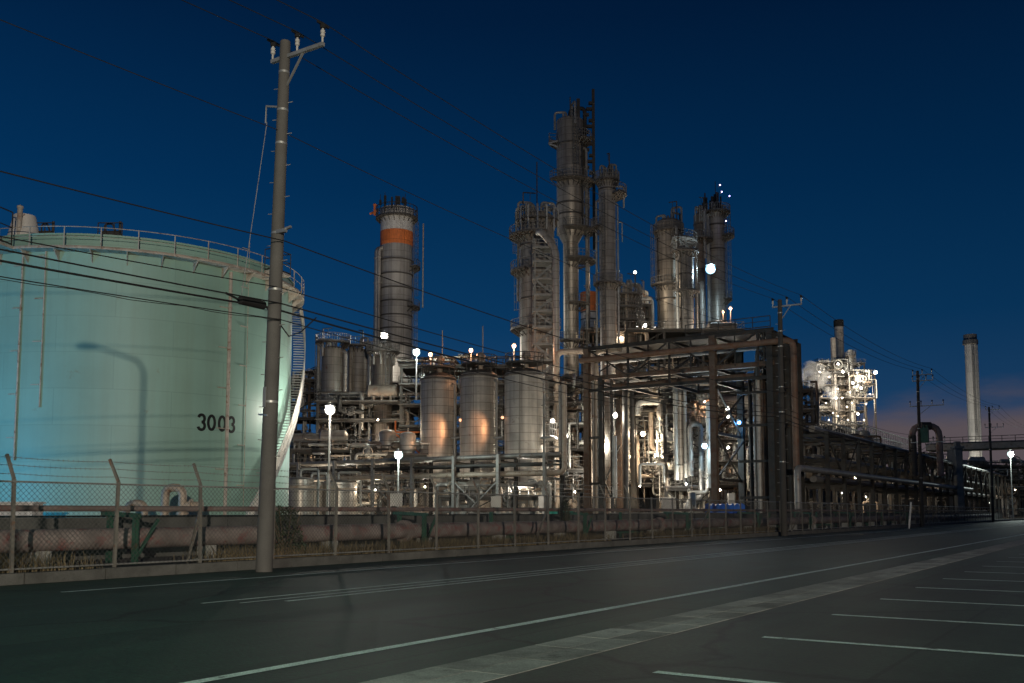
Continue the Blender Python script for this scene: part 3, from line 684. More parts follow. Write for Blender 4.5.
# three drums beside the chimney
tower('squat grey drum tower first in the row beside the banded chimney', 333, 140, 22, 350, clad, [(343, -200, 60, 1.0)], 'drum_tower', 'tower', None, .35, [(-150, 345, 420)], [(-170, 340, 430, .25, pipe_m), (-20, 352, 420, .3, clad_pale)], 3)
tower('grey drum tower in the middle of the three beside the banded chimney', 358, 143, 22, 352, clad_pale, [(347, -200, 60, .9)], 'drum_tower', 'tower', None, .35, [], [(-110, 350, 430, .3, clad), (-15, 356, 430, .28, pipe_m)], 4)
tower('brown ribbed drum tower standing right in front of the banded chimney', 383, 136, 20, 357, clad_brown, [(352, -200, 90, 1.0), (399, -200, 60, 1.0)], 'drum_tower', 'tower', None, .3, [(-60, 352, 399)], [(180, 350, 440, .2, pipe_m)], 5)
# three silos along one line
for lab, px, Y, wpx, top in (('slim clad silo standing farthest along the line of three', 438.5, 120, 36, 379), ('middle one of three clad silos with an orange glow beside it', 479, 116.5, 38, 376), ('widest clad silo nearest the rusty gantry column', 524.5, 113, 40.5, 375)):
    t, r, H, x = tower(lab, px, Y, wpx, top, silo_m, [], 'silo', 'silo', None, .22, [(35, top+2, 470)], [(-35, top+6, 500, .16, pipe_m)], 2, False)
    q = MB(); q.lathe([(r*.97, H+.1), (r*.8, H+.45), (r*.45, H+.72), (.3, H+.8), (0, H+.8)], 36, caps=False); q.out('roof', grate, t)
    q = MB(); q.lathe([(r+.003, H-.25), (r+.1, H-.2), (r+.1, H-.02), (r*.9, H+.14)], 40, caps=False); q.out('rim', grate, t)
    q = MB(); q.deck(.6, r*.96, H+1.35, .1, 0, 2*PI, 30); q.rail(arc(r*.95, H+1.35, 0, 2*PI, 24), 1.1, 1.0, .04)
    for k in range(8): g = 2*PI*k/8; q.bar((math.cos(g)*r*.9, math.sin(g)*r*.9, H), (math.cos(g)*r*.9, math.sin(g)*r*.9, H+1.3), .09)
    q.out('roof_platform', steel, t)
    q = MB(); q.tube([(.2, 0, H+.6), (.2, 0, H+2.2)], .3, 10); q.lathe([(.32, 0), (.6, .25), (.55, .6), (.3, .85), (0, .95)], 12, (.2, 0, H+2.0)); q.tube([(.45, 0, H+2), (.45, 0, H+6.2)], .07, 6); q.out('roof_vent', pipe_t, t)
    q = MB(); q.deck(r*1.0, r+1.5, at(px, 438, Y).z, .2, rad(-40), rad(30), 8); q.rail([(math.cos(rad(-40))*(r+1.4), math.sin(rad(-40))*(r+1.4), at(px, 438, Y).z), (r+1.4, 0, at(px, 438, Y).z)], 1.8, .8, .05); q.out('side_platform', galv, t)
# main columns
t1, r1_, H1, x1 = tower('broad grey column with a ring of pipe bends at its crown and a stair tower beside it', 537, 128, 35, 219, clad, [(237, 120, 285, 1.5), (272, 120, 240, 1.3), (330, 110, 330, 1.3), (222, -180, 180, .7)], lower=None, dome=.4, ladders=[(205, 272, 328), (195, 237, 270)], pipes=[(-60, 226, 480, .28, clad_pale), (-100, 235, 330, .1, pipe_m), (165, 232, 300, .14, pipe_m)], seed=7, rings=(247, 300), group=None)
zc = at(537, 219, 128).z
for k in range(9):
    g = rad(-190+k*25); c0, s0 = math.cos(g), math.sin(g); m = MB(); m.pipe([(c0*1.2, s0*1.2, zc+.5), (c0*1.2, s0*1.2, zc+1.3), (c0*2.9, s0*2.9, zc+1.3), (c0*2.9, s0*2.9, zc-2.2)], .15, 8); m.out('hooped_pipe', pipe_w if k % 2 else galv, t1)
m = MB(); m.tube([(0, 0, zc+.5), (0, 0, zc+8)], .09, 6); m.out('rod', steel, t1)
t2, r2, H2, x2 = tower('tallest grey column with a black mast and a tapered lower half', 570, 140, 28, 122, clad, [(142, -60, 190, 1.2), (183, -150, 60, 1.6), (232, -110, 30, 1.8), (262, -100, 30, 2.6), (305, -100, 30, 1.7), (342, -150, 30, 1.6)], lower=(15.5, 233, 244), dome=.25, ladders=[(-75, 122, 183), (-30, 183, 232)], pipes=[(-20, 150, 330, .22, pipe_m), (5, 186, 330, .3, clad_pale), (-45, 145, 232, .12, steel)], seed=6, rings=(146, 205, 216))
q = MB(); q.bar((3.5, -.2, at(592, 250, 140).z), (3.5, -.2, at(592, 90, 140).z), .42); q.bar((1.2, -.6, H2), (1.2, -.6, H2+3.3), .5); q.pipe([(0, 0, H2), (0, 0, H2+2), (2.2, -.4, H2+2), (2.2, -.4, H2-9)], .3, 10)
for k in range(14): z = H2-9+k*.9; q.box((2.8+.5*math.sin(k*2.1), -.5, z), (.9, .6, .35)); 
q.out('mast', steel, t2)
q = MB(); q.bar((-1.9, -.8, at(570, 143, 140).z), (-3.3, -1.0, at(570, 146, 140).z), .2); q.bar((-3.3, -1, at(570, 146, 140).z), (-1.9, -.8, at(570, 149, 140).z), .2); q.out('outrigger', galv, t2)
t3, r3, H3, x3 = tower('slender grey column with a curved pipe at its head next to the tallest one', 607, 132, 17, 177, clad_pale, [(181, -180, 180, .6), (195, -60, 70, 1.6), (284, -200, 60, .9), (228, 150, 230, 1.2)], dome=.5, ladders=[(-120, 195, 284), (-120, 286, 345)], pipes=[(170, 200, 350, .16, pipe_m), (-25, 205, 350, .13, galv)], seed=2, rings=(190,))
q = MB(); z = H3-1.5; q.pipe([(0, -.3, z), (2.3, -.3, z), (2.3, -.3, z-3.0)], .13, 8); q.pipe([(1.4, -.5, z-5.2), (2.0, -.5, z-5.2), (2.0, -.5, z-8)], .08, 6); q.out('curved_pipe', pipe_w, t3)
t, r, H, x = tower('background stack with orange and white bands between two grey columns', 589, 205, 17, 293, whitep, [], 'banded_stack', 'chimney', None, 0, [], [], 3, False, (313, 320, 329))
for pa, pb in ((293, 312), (329, 342)):
    m = MB(); m.lathe([(r+.002, at(589, pb, 205).z), (r+.06, at(589, pb, 205).z), (r+.06, at(589, pa, 205).z), (r-.1, at(589, pa, 205).z+.06)], 30, caps=False); m.out('orange_band', orange, t)
tower('short dark ringed vessel with tangled pipes behind the slender column', 627, 141, 20, 297, clad_brown, [(296, -180, 180, .9), (322, -160, 60, 1.2), (309, -180, 20, .8)], 'reactor', 'vessel', None, .6, [(-40, 297, 350)], [(200, 290, 360, .2, pipe_m), (-100, 288, 350, .16, pipe_t), (-10, 285, 350, .25, clad_pale)], 5, True, (305, 315, 330, 338))
tower('thin pipe topped vessel squeezed beside the short dark ringed vessel', 641, 150, 9, 300, clad, [(318, -180, 90, .9)], 'reactor', 'vessel', None, .6, [], [(-20, 292, 350, .15, pipe_w)], 4)
tower('wide weathered column with a domed brownish head', 668.5, 152, 25, 224, clad, [(243, -90, 60, 2.6), (286, -170, 20, 1.2), (232, -180, 180, .5)], dome=.45, ladders=[(-170, 226, 300)], pipes=[(-70, 230, 350, .22, pipe_w), (-50, 236, 330, .15, pipe_m), (-150, 240, 340, .12, steel)], seed=4, rings=(232, 262, 300))
tower('lower grey column standing just in front of the domed weathered column', 684.5, 146, 17, 254, clad_pale, [(252, -180, 60, .9), (292, -150, 30, 1.0)], dome=.4, ladders=[(-100, 254, 345)], pipes=[(-20, 250, 350, .2, clad), (-140, 262, 350, .18, pipe_w)], seed=3, rings=(275, 320))
tower('far pale column with a bushy head of fittings and purple lamps', 716, 160, 17, 212, clad_pale, [(213, -180, 180, 1.0), (237, -60, 80, 1.6), (300, -60, 60, 1.0)], dome=.4, ladders=[(-30, 213, 310)], pipes=[(-150, 216, 350, .3, pipe_w)], seed=8, rings=(226, 250))
tower('narrow vessel pressed against the far pale column', 699, 158, 11, 216, clad_brown, [(240, -180, 30, 1.4)], dome=.5, ladders=[], pipes=[(-60, 212, 260, .2, pipe_m), (-90, 285, 350, .4, pipe_w)], seed=5, rings=(225, 270), name='reactor', cat='vessel')
q = MB()
q2 = thing('column_fittings', 'dark cluster of nozzles and rods on the far pale column', 'pipe fittings', (gx(716, 160), 160, at(716, 211, 160).z))
rn = random.Random(4)
for k in range(16):
    a = rn.uniform(0, 6.3); r = rn.uniform(.3, 2); h = rn.uniform(1.2, 3.2); m = MB(); m.tube([(r*math.cos(a), r*math.sin(a), 0), (r*math.cos(a), r*math.sin(a), h)], rn.uniform(.1, .28), 6); m.out('nozzle', steel, q2)
m = MB(); m.tube([(.9, 0, 0), (.9, 0, 5.2)], .06, 6); m.out('rod', steel, q2)
# ------------------------------------------------------------------ stair tower
def frame(t, xs, ys, zs, cw, m_, brace=True, decks=True, rails=True, seed=0, beams=True, bw=None):
    """steel frame: a column at each xs,ys, beams and gratings at each level"""
    rn = random.Random(seed); bw = bw or cw*.9
    for x in xs:
        for y in ys: MB().ibeam((x, y, 0), (x, y, zs[-1]), cw).out('column', m_, t)
    for z in zs:
        if beams:
            for y in ys: MB().ibeam((xs[0]+cw/2, y, z-bw/2-.02), (xs[-1]-cw/2, y, z-bw/2-.02), bw*.7, bw).out('beam', m_, t)
            for x in xs: MB().ibeam((x, ys[0]+cw/2, z-bw/2-.05), (x, ys[-1]-cw/2, z-bw/2-.05), bw*.65, bw*.9).out('beam', m_, t)
        if decks:
            o = MB().box(((xs[0]+xs[-1])/2, (ys[0]+ys[-1])/2, z+.04), (xs[-1]-xs[0]+.8, ys[-1]-ys[0]+.8, .07)).out('deck', grate, t)
            if rails:
                a, b, c, d = xs[0]-.35, xs[-1]+.35, ys[0]-.35, ys[-1]+.35; q = MB(); q.rail([(a, c, z+.08), (b, c, z+.08), (b, d, z+.08), (a, d, z+.08), (a, c, z+.08)], 1.1, 1.6, .03); q.out('railing', railm if rn.random() < .5 else steel, o)
    if brace:
        q = MB(); zz_ = [0]+list(zs)
        for i in range(len(zz_)-1):
            for k in range(len(xs)-1):
                if rn.random() < .6:
                    a, b = (xs[k], xs[k+1]) if rn.random() < .5 else (xs[k+1], xs[k]); MB().bar((a, ys[0]-.02, zz_[i]), (b, ys[0]-.02, zz_[i+1]-.3), cw*.38).out('brace', m_, t)
                    if rn.random() < .5: MB().bar((b, ys[0]+.1, zz_[i]), (a, ys[0]+.1, zz_[i+1]-.3), cw*.38).out('brace', m_, t)
        if q.v: q.out('brace', m_, t)
def stair_frame(label, px, Y, wpx, levels, m_):
    wd = wpx/F*Y; t = thing('stair_tower', label, 'stair tower', (gx(px, Y), Y, 0)); zs = [at(px, l, Y).z for l in levels]
    for x in (-wd/2, wd/2):
        for y in (-1.0, 1.0): MB().bar((x, y, 0), (x, y, zs[-1]+1), .17).out('column', m_, t)
    z0 = 0
    for i, z in enumerate(zs):
        o = MB().box((0, 0, z), (wd+.7, 2.6, .16)).out('landing', stairm, t)
        q = MB(); q.rail([(-wd/2-.3, -1.25, z+.1), (wd/2+.3, -1.25, z+.1)], 1.0, .9, .04); q.out('railing', stairm, o)
        s_ = 1 if i % 2 else -1; q = MB()
        for y in (-.9, -.1): q.bar((-wd/2*s_, y, z0), (wd/2*s_, y, z), .09, .25)
        n = 9
        for k in range(1, n): q.box((-wd/2*s_+wd*s_*k/n, -.5, z0+(z-z0)*k/n), (.28, .75, .04))
        q.out('stair_flight', stairm, t); z0 = z
stair_frame('galvanised zigzag stair tower clinging to the broad grey column', 545.5, 123, 20, (420, 400, 380, 362, 346, 329, 313, 297, 281, 264, 250), stairm)
t = thing('downcomer_pipe', 'fat pale pipe dropping beside the zigzag stair tower', 'pipe', (gx(557, 121), 121, 0)); z = lambda py: at(557, py, 121).z
q = MB(); q.pipe([(-2.2, 2, z(228)), (-1.8, .8, z(230)), (0, 0, z(249)), (0, 0, z(352)), (0, 0, .5)], .45, 14); q.out('pipe', clad_pale, t)
q = MB(); q.pipe([(0, -.9, .5), (0, -.9, z(353)), (4.4, -.9, z(352)), (4.4, -.9, .5)], .38, 12); q.out('branch_pipe', pipe_t, t)
# ------------------------------------------------------------------ gantry along v
u0, u1 = 90.0, 97.6; VL, VM, VR = -49.8, -35.5, -29.7
gt = thing('pipe_gantry', 'big rusty trussed pipe gantry on tall columns', 'gantry', UV(u0, VL, 0), GA)
def gz(py, v=VM, u=u0): return at(0, 0, 1).z if False else CH+(at(512, py, UV(u, v).y).z-CH)
zt = gz(336); zr = gz(349); zb = gz(368); zl = gz(381)
gv = [VL, VL+4.9, VL+9.6, VM, VM+4.6, VR]; X = [v-VL for v in gv]
for y in (0, u1-u0):
    for x in (0, 1.7, X[3], X[5]):
        MB().ibeam((x, y, 0), (x, y, zt if x != 1.7 else zb), .62 if x != 1.7 else .5).out('column', rusty if y == 0 and x == X[3] else steel if x else rusty, gt)
    for z_, w_ in ((zt, .42), (zb, .45), (zl, .32)):
        MB().ibeam((-.5, y, z_), (X[5]+.4, y, z_), w_).out('chord', steel if z_ != zb else rusty, gt)
    for i in range(len(X)-1):
        for (za, zb_) in ((zb, zt),):
            MB().bar((X[i], y+.04, za), (X[i+1], y+.04, zb_) if i % 2 else (X[i+1], y+.04, za), .16).out('brace', steel, gt) if i % 2 else MB().bar((X[i], y+.04, zb_), (X[i+1], y+.04, za), .16).out('brace', steel, gt)
        MB().bar((X[i+1], y, zl), (X[i+1], y, zt), .2).out('hanger', steel, gt)
        MB().bar(((X[i]+X[i+1])/2, y, zb), ((X[i]+X[i+1])/2, y, zt), .13).out('hanger', steel, gt)
for i, x in enumerate(X):
    for z_ in (zt, zb, zl): MB().ibeam((x, .2, z_-.02), (x, u1-u0-.2, z_-.02), .3).out('cross_beam', steel, gt)
    MB().bar((x, .1, zb), (x+.3, u1-u0-.1, zt), .12).out('brace', steel, gt)
for z_ in (4.6, 9.5):
    for (a, b) in ((0, 1.7),): MB().bar((a, 0, z_), (b, 0, z_), .25).out('strut', steel, gt)
    for y in (0, u1-u0): MB().bar((X[3], y, z_), (X[3]+.3, (u1-u0)-y, z_+4.5), .14).out('brace', steel, gt)
MB().bar((X[3], 0, 9.4), (X[3], u1-u0, 9.4), .25).out('strut', steel, gt); MB().bar((X[3], 0, 4.8), (X[3], u1-u0, 4.8), .25).out('strut', steel, gt)
MB().bar((0, .1, .4), (0.1, u1-u0, 9.4), .16).out('brace', steel, gt); MB().bar((.1, .1, 9.4), (.0, u1-u0, .4), .16).out('brace', steel, gt)
q = MB(); q.box((X[5]/2, (u1-u0)/2, zt+.3), (X[5]-.4, u1-u0-1.2, .06)); o = q.out('deck', grate, gt)
q = MB(); q.rail([(X[3]-3, .25, zt+.35), (X[5], .25, zt+.35)], 1.1, 1.8, .035); q.out('railing', steel, o)
def gpipe(label, pts, r, m_):  # pipe on the gantry, local v,u,z
    P = [UV(u0+p[1], VL+p[0], p[2]) for p in pts]; t = thing('pipe', label, 'pipe', P[0]); MB().pipe([p-P[0] for p in P], r, 12).out('pipe_run', m_, t)
gpipe('rust brown pipe high along the front of the gantry bending down by the end pole', [(-.4, -.75, zr), (X[5]+2.5, -.75, zr), (X[5]+2.5, -.75, .5)], .31, rust_pipe)
gpipe('grey pipe bending down at the gantry end just behind the rust brown one', [(1, 2.2, zr+.1), (X[5]-.3, 2.2, zr+.1), (X[5]-.3, 2.2, .5)], .26, pipe_m)
gpipe('white jacketed vertical pipe at the right part of the gantry', [(4, 3.4, zb+.5), (X[4]+.7, 3.4, zb+.5), (X[4]+.7, 3.4, .5)], .3, pipe_w)
gpipe('tan pipe running low along the gantry underside', [(2.5, 1.2, zl+.45), (X[4], 1.2, zl+.45), (X[4], 1.2, .6)], .22, rusty)
gpipe('dark pipe at the back of the gantry upper deck', [(0, 5.5, zb+.5), (X[5]-1.2, 5.5, zb+.5), (X[5]-1.2, 5.5, .5)], .32, steel)
gpipe('thin grey pipe over the top chord of the gantry', [(0, 4, zt+.8), (X[5]-2, 4, zt+.8), (X[5]-2, 4, .5)], .18, pipe_m)
for i, (x, y, zt_, r, m_) in enumerate([(.85, .5, gz(352, VL), .24, pipe_t), (.55, .3, zb, .12, pipe_m), (2.3, 1.2, zb, .18, steel), (2.9, 3.2, zb, .3, steel)]):
    gpipe(['tan riser between the two end columns of the gantry', 'thin riser against the outer gantry end column', 'dark slim riser inside the gantry end', 'dark thick riser deep inside the gantry end'][i], [(x, y, .3), (x, y, zt_), (x+3, y, zt_)], r, m_)
# bundle of vertical pipes at the road end
bt = thing('riser_bundle', 'tall bundle of vertical pipes under the road end of the gantry', 'pipe bundle', UV(u0, VM+2.3, 0), GA)
rn = random.Random(12)
for k in range(23):
    x = .2+k*.155+rn.uniform(-.1, .1); y = rn.uniform(.8, 7.4); m_ = [rusty, steel, steel, pipe_m, steel, rusty, steel, galv][k % 8]; hh = rn.uniform(zl-1, zt-.5)
    MB().pipe([(x, y, .3), (x, y, hh), (x, min(7.5, y+2), hh)], rn.uniform(.09, .24), 8).out('vertical_pipe', m_, bt)
for z_ in (3, 6.5, 10, 13.2):
    MB().ibeam((0, .5, z_), (3.5, .5, z_), .25).out('pipe_guide', steel, bt); MB().ibeam((0, 7.2, z_), (3.5, 7.2, z_), .25).out('pipe_guide', steel, bt)
et = thing('end_portal', 'heavy dark steel portal closing the road end of the gantry', 'steel frame', UV(u0, VR+.5, 0), GA)
for y in (.5, 3.5, 7.2): MB().ibeam((0, y, 0), (0, y, zt-.3), .55).out('column', steel, et)
for z_ in (5.5, 10, 13.5, zt-.5): MB().ibeam((0, .6, z_), (0, 7.1, z_), .4).out('beam', steel, et)
MB().bar((0, .4, zt-.4), (-3.4, .4, zt+.3), .2).out('brace', steel, et)
# ------------------------------------------------------------------ low rack along v in front of the silos
ru = 83.0; rv0, rv1 = -92.0, -50.6
rt = thing('low_pipe_rack', 'low pipe rack on grey posts running before the silos', 'pipe rack', UV(ru, rv0, 0), GA)
LX = rv1-rv0; zA, zB = 7.15, 5.3
xs = [0, 6, 12, 18, 23.8, 29.6, 35.4, LX-.3]
for x in xs:
    for y in (0, 3.4): MB().ibeam((x, y, 0), (x, y, zA+.5), .34).out('post', pipe_m if y == 0 else steel, rt)
    for z_ in (zA-.3, zB-.28): MB().ibeam((x, .18, z_), (x, 3.2, z_), .25).out('cross_beam', steel, rt)
for y in (-.0, 3.4): MB().ibeam((0, y, zA-.6), (LX, y, zA-.6), .22).out('beam', steel, rt)
for i, x in enumerate(xs[:-1]):
    if i % 2: MB().bar((x, 0, 4.9), ((x+xs[i+1])/2, 0, 2.5), .12).out('brace', pipe_m, rt); MB().bar((xs[i+1], 0, 4.9), ((x+xs[i+1])/2, 0, 2.5), .12).out('brace', pipe_m, rt); MB().bar((x, 0.05, .4), ((x+xs[i+1])/2, 0.05, 2.5), .12).out('brace', pipe_m, rt)
def rpipe(label, pts, r, m_):
    P = [UV(ru+p[1], rv0+p[0], p[2]) for p in pts]; t = thing('pipe', label, 'pipe', P[0]); MB().pipe([p-P[0] for p in P], r, 12).out('pipe_run', m_, t)
rpipe('pale pipe along the front top edge of the low rack', [(-3, .45, zA+.3), (LX+1.3, .45, zA+.3)], .22, pipe_m)
rpipe('grey pipe second on top of the low rack turning up by the gantry', [(-3, 1.2, zA+.25), (LX+.9, 1.2, zA+.25), (LX+.9, 1.2, 14.5)], .2, pipe_m)
rpipe('greenish grey pipe third on top of the low rack', [(-3, 2.0, zA+.3), (LX+1, 2.0, zA+.3)], .27, galv)
rpipe('tan pipe on the lower tier of the low rack with an upward elbow', [(-3, .6, zB+.28), (LX+1.7, .6, zB+.28), (LX+1.7, .6, 14.8)], .28, pipe_t)
rpipe('dark slim pipe on the lower tier behind the tan pipe', [(-3, 1.5, zB+.2), (LX+1, 1.5, zB+.2)], .15, steel)
rpipe('white slim pipe deep on the lower tier of the low rack', [(-3, 2.5, zB+.25), (LX+1, 2.5, zB+.25)], .2, pipe_w)
# ------------------------------------------------------------------ process units: frames filled with pipes, drums, pumps
WALK = [pipe_m, galv, steel, steel, pipe_t, rusty, pipe_m, rusty]
def unit(label, px0, px1, Y, dep, pys, seed, npipe=38, nves=5, name='process_unit', m_=None, rmax=.3, nx=None, mats=None, vmats=None):
    rn = random.Random(seed); x0, x1 = gx(px0, Y), gx(px1, Y); W_ = x1-x0
    t = thing(name, label, 'process unit', (x0, Y, 0)); zs = [at((px0+px1)/2, p, Y).z for p in pys]
    nx = nx or max(2, round(W_/5)+1); xs = [W_*i/(nx-1) for i in range(nx)]
    frame(t, xs, [0, dep], zs, .34, m_ or steel, seed=seed, rails=True)
    mats = mats or WALK; lv = [0]+zs
    for k in range(min(99, int(npipe*1.7))):
        r = rn.choice((.05, .06, .07, .09, .12, .16, .2, rmax)); i = rn.randrange(len(lv)); z = lv[i]+rn.uniform(.5, 3.0); z = min(z, zs[-1]+1.4)
        y = rn.uniform(-.6, dep*.8); x = rn.uniform(0, W_); p = [V((x, y, z))]; ax = rn.choice('xzxzy')
        for s_ in range(rn.randint(2, 5)):
            q = p[-1].copy()
            if ax == 'x': q.x = min(W_+.5, max(-.5, q.x+rn.choice((-1, 1))*rn.uniform(1.2, W_*.5)))
            elif ax == 'z': q.z = min(zs[-1]+1.2, max(.4, q.z+rn.choice((-1, 1))*rn.uniform(1.5, 6)))
            else: q.y = min(dep, max(-.8, q.y+rn.choice((-1, 1))*rn.uniform(.8, 3)))
            if (q-p[-1]).length > r*3: p.append(q)
            ax = rn.choice({'x': 'zzy', 'z': 'xxy', 'y': 'xz'}[ax])
        if len(p) < 2: continue
        m1 = rn.choice(mats); q = MB(); q.pipe(p, r, 8); 
        d = p[1]-p[0]
        if d.length > 1.5:     # valve with handwheel
            c = p[0].lerp(p[1], .5); dn = d.normalized(); q.tube([c-dn*r*1.6, c-dn*r*1.2, c+dn*r*1.2, c+dn*r*1.6], [r*1.7, r*1.9, r*1.9, r*1.7], 8); q.tube([c, c+V((0, -r*4, 0))], r*.45, 6); q.tube(arc_xz(c+V((0, -r*4, 0)), r*2), r*.25, 4, closed=True)
        q.out('pipe', m1, t)
    for k in range(nves):
        i = rn.randrange(len(lv)); z = lv[i]+.1; x = rn.uniform(.8, W_-.8); y = rn.uniform(.4, dep*.7); r = rn.uniform(.5, 1.1); q = MB(); m1 = rn.choice(vmats or [clad_pale, clad, pipe_w, clad_brown])
        hmax = (lv[i+1]-lv[i]-.8) if i+1 < len(lv) else 3.2
        if rn.random() < .55:
            h = max(1.5, min(hmax, rn.uniform(2, 4.5))); q.lathe([(r*.7, 0), (r*.7, .4), (r, .5), (r, h-.4), (r*.8, h-.12), (r*.4, h), (0, h+.03)], 18, (x, y, z)); q.tube([(x, y, z+h-.1), (x, y, z+h+.5)], .12, 6)
        else:
            l = rn.uniform(2, 4); a = V((x-l/2, y, z+r+.5)); q.tube([a-V((.3, 0, 0)), a-V((.2, 0, 0)), a, a+V((l, 0, 0)), a+V((l+.2, 0, 0)), a+V((l+.3, 0, 0))], [r*.3, r*.75, r, r, r*.75, r*.3], 18); q.box((x-l*.3, y, z+.35), (.3, r*1.3, .7)); q.box((x+l*.3, y, z+.35), (.3, r*1.3, .7))
        q.out('vessel', m1, t)
    return t
def arc_xz(c, r, n=8): return [c+V((r*math.cos(2*PI*k/n), 0, r*math.sin(2*PI*k/n))) for k in range(n)]
unit('dark deck structure carrying the three drum towers by the chimney', 316, 402, 133, 12, (470, 443, 420, 402), 21, 44, 5)
unit('dark narrow frame of pipes between the tank stairs and the drum towers', 284, 320, 150, 7, (475, 448, 418, 392, 380), 35, 40, 4)
unit('pipe clutter on low frames to the rear of the white lamp post', 290, 360, 122, 8, (488, 468, 450), 22, 40, 6, mats=[pipe_w, pipe_m, steel, pipe_t, galv])
unit('tangle of pale pipes and drums under the low rack', 352, 425, 118, 6, (490, 474, 455), 23, 40, 7, mats=[pipe_w, galv, pipe_w, steel, pipe_t])
unit('tall dim frame in back of the silos', 400, 520, 132, 10, (480, 455, 430, 405, 385, 366), 24, 50, 5)
unit('frame of pipes wedged between the widest silo and the gantry column', 545, 588, 120, 8, (490, 470, 448, 425, 403, 384), 25, 50, 6, mats=[pipe_w, galv, pipe_t, pipe_m, steel])
unit('pump skids and pipes low under the middle silo', 440, 545, 105.5, 3.5, (497,), 26, 44, 8, mats=[pipe_w, galv, pipe_t, pipe_m])
unit('lamp lit pump deck with pale drums inside the gantry opening', 624, 668, 112, 7, (484, 458, 440, 415, 392), 27, 55, 8, mats=[pipe_w, galv, pipe_w, pipe_m, pipe_t, steel])
unit('rack of pale vertical pipes and manifolds inside the gantry opening', 666, 712, 106, 6, (488, 474, 455, 425, 400), 28, 55, 5, mats=[pipe_w, pipe_w, galv, pipe_m])
unit('deep dark frame behind the gantry seen past its middle column', 708, 760, 116, 8, (485, 462, 440, 415, 390), 29, 48, 5, mats=[pipe_w, steel, pipe_m, rusty, pipe_t])
unit('tall dim pipe structure behind the whole gantry', 588, 745, 138, 9, (478, 450, 425, 400, 375, 352, 330), 30, 70, 8)
unit('upper frame of tangled piping right of the slender column', 612, 652, 148, 6, (345, 325, 305), 31, 45, 4)
unit('small lit platform frame at the foot of the far pale column', 716, 738, 150, 5, (360, 344, 331), 32, 26, 2, mats=[pipe_w, pipe_t, galv])
unit('dim frame filling the gap at the gantry road end', 745, 815, 128, 8, (485, 460, 435, 410, 390), 33, 48, 5)
# tall white vertical pipes, a hooped white pipe and other clear single items inside the opening
def vpipe(label, px, Y, pya, pyb, r, m_, hook=0, hd=1):
    b = at(px, pyb, Y); a = at(px, pya, Y).z; t = thing('standpipe', label, 'pipe', (b.x, Y, 0)); pts = [(0, 0, max(.2, b.z)), (0, 0, a)]
    if hook: pts += [(hook, 0, a), (hook, 0, a-hd)]
    q = MB(); q.pipe(pts, r, 12); q.out('pipe_run', m_, t)
    q = MB()
    z_ = b.z+1.5
    while z_ < a-1: q.lathe([(r, -.06), (r*1.4, -.05), (r*1.4, .05), (r, .06)], 12, (0, 0, z_), caps=False); z_ += 3.3
    if q.v: q.out('flange', m_, t)
vpipe('thick white hooped pipe arching over the lit pump deck', 664, 108, 402, 458, .34, pipe_w, -2.9, 1.5)
vpipe('white vertical pipe first of the row in the gantry opening', 676.5, 103, 385, 480, .26, pipe_w)
vpipe('white vertical pipe second and thickest of the row in the gantry opening', 681, 103.5, 380, 480, .32, clad_pale)
vpipe('white vertical pipe third of the row in the gantry opening', 686, 103, 388, 478, .2, pipe_w)
vpipe('pale green pipe with a hooked top in the gantry opening', 691, 102, 424, 476, .28, pipe_m, 1.1, 5)
vpipe('white slim vertical pipe against the rusty middle column', 709.5, 101, 402, 488, .25, pipe_w)
vpipe('grey pipe with a short hook near the pump deck', 640, 104, 464, 486, .16, pipe_w, 2.6, 2)
vpipe('tan pipe dropping beside the pump deck', 667, 104, 463, 486, .15, pipe_t, -1.2, .6)
vpipe('pale vertical pipe left inside the gantry behind its end columns', 627, 107, 395, 470, .3, clad_pale)
vpipe('white standpipe between dark risers of the gantry end', 615, 98, 436, 498, .24, pipe_w)
# ------------------------------------------------------------------ racks along the road on the right
kt = thing('road_pipe_rack', 'long dark multi tier pipe rack following the road into the distance', 'pipe rack', UV(100, -33.5, 0), GA)
for k in range(30):
    y = k*6.4
    for x in (0, 6.2): MB().ibeam((x, y, 0), (x, y, 9.9), .4).out('post', steel, kt)
    if k < 22:
        for z_ in (4.4, 6.9, 9.5): MB().ibeam((.2, y, z_), (6, y, z_), .3).out('cross_beam', steel, kt)
for x in (0, 6.2):
    for z_ in (4.8, 9.75): MB().ibeam((x, 0, z_), (x, 186, z_), .26).out('beam', steel, kt)
q = MB()
for k in range(24):
    y = k*6.4; q.bar((6.22, y, 4.9), (6.22, y+6.4, 9.6), .12) if k % 2 else q.bar((6.22, y, 9.6), (6.22, y+6.4, 4.9), .12)
q.out('brace', steel, kt)
rn = random.Random(40); cnt = 0
tiers = {4.4: 'bottom', 6.9: 'middle', 9.5: 'top'}
kinds = [('fat pale', .36, pipe_m), ('slim grey', .14, galv), ('dark', .25, steel), ('rusty', .22, rusty), ('mid grey', .2, pipe_m)]
for z_, nm in tiers.items():
    for k, (kn, r, m_) in enumerate(kinds):
        x = .7+1.15*((k*2+int(z_)) % 5); P = [UV(98, -33.5+x, z_+.17+r), UV(282, -33.5+x, z_+.17+r)]
        t = thing('pipe', '%s pipe on the %s tier of the long roadside rack' % (kn, nm), 'pipe', P[0]); MB().pipe([p-P[0] for p in P], r, 8).out('pipe_run', m_, t)
P = [UV(86.8, -26.4, .5), UV(86.8, -26.4, 5.6), UV(190, -26.4, 5.6)]
t = thing('pipe', 'grey main bending onto the front of the long roadside rack', 'pipe', P[0]); MB().pipe([p-P[0] for p in P], .3, 14).out('pipe_run', pipe_m, t)
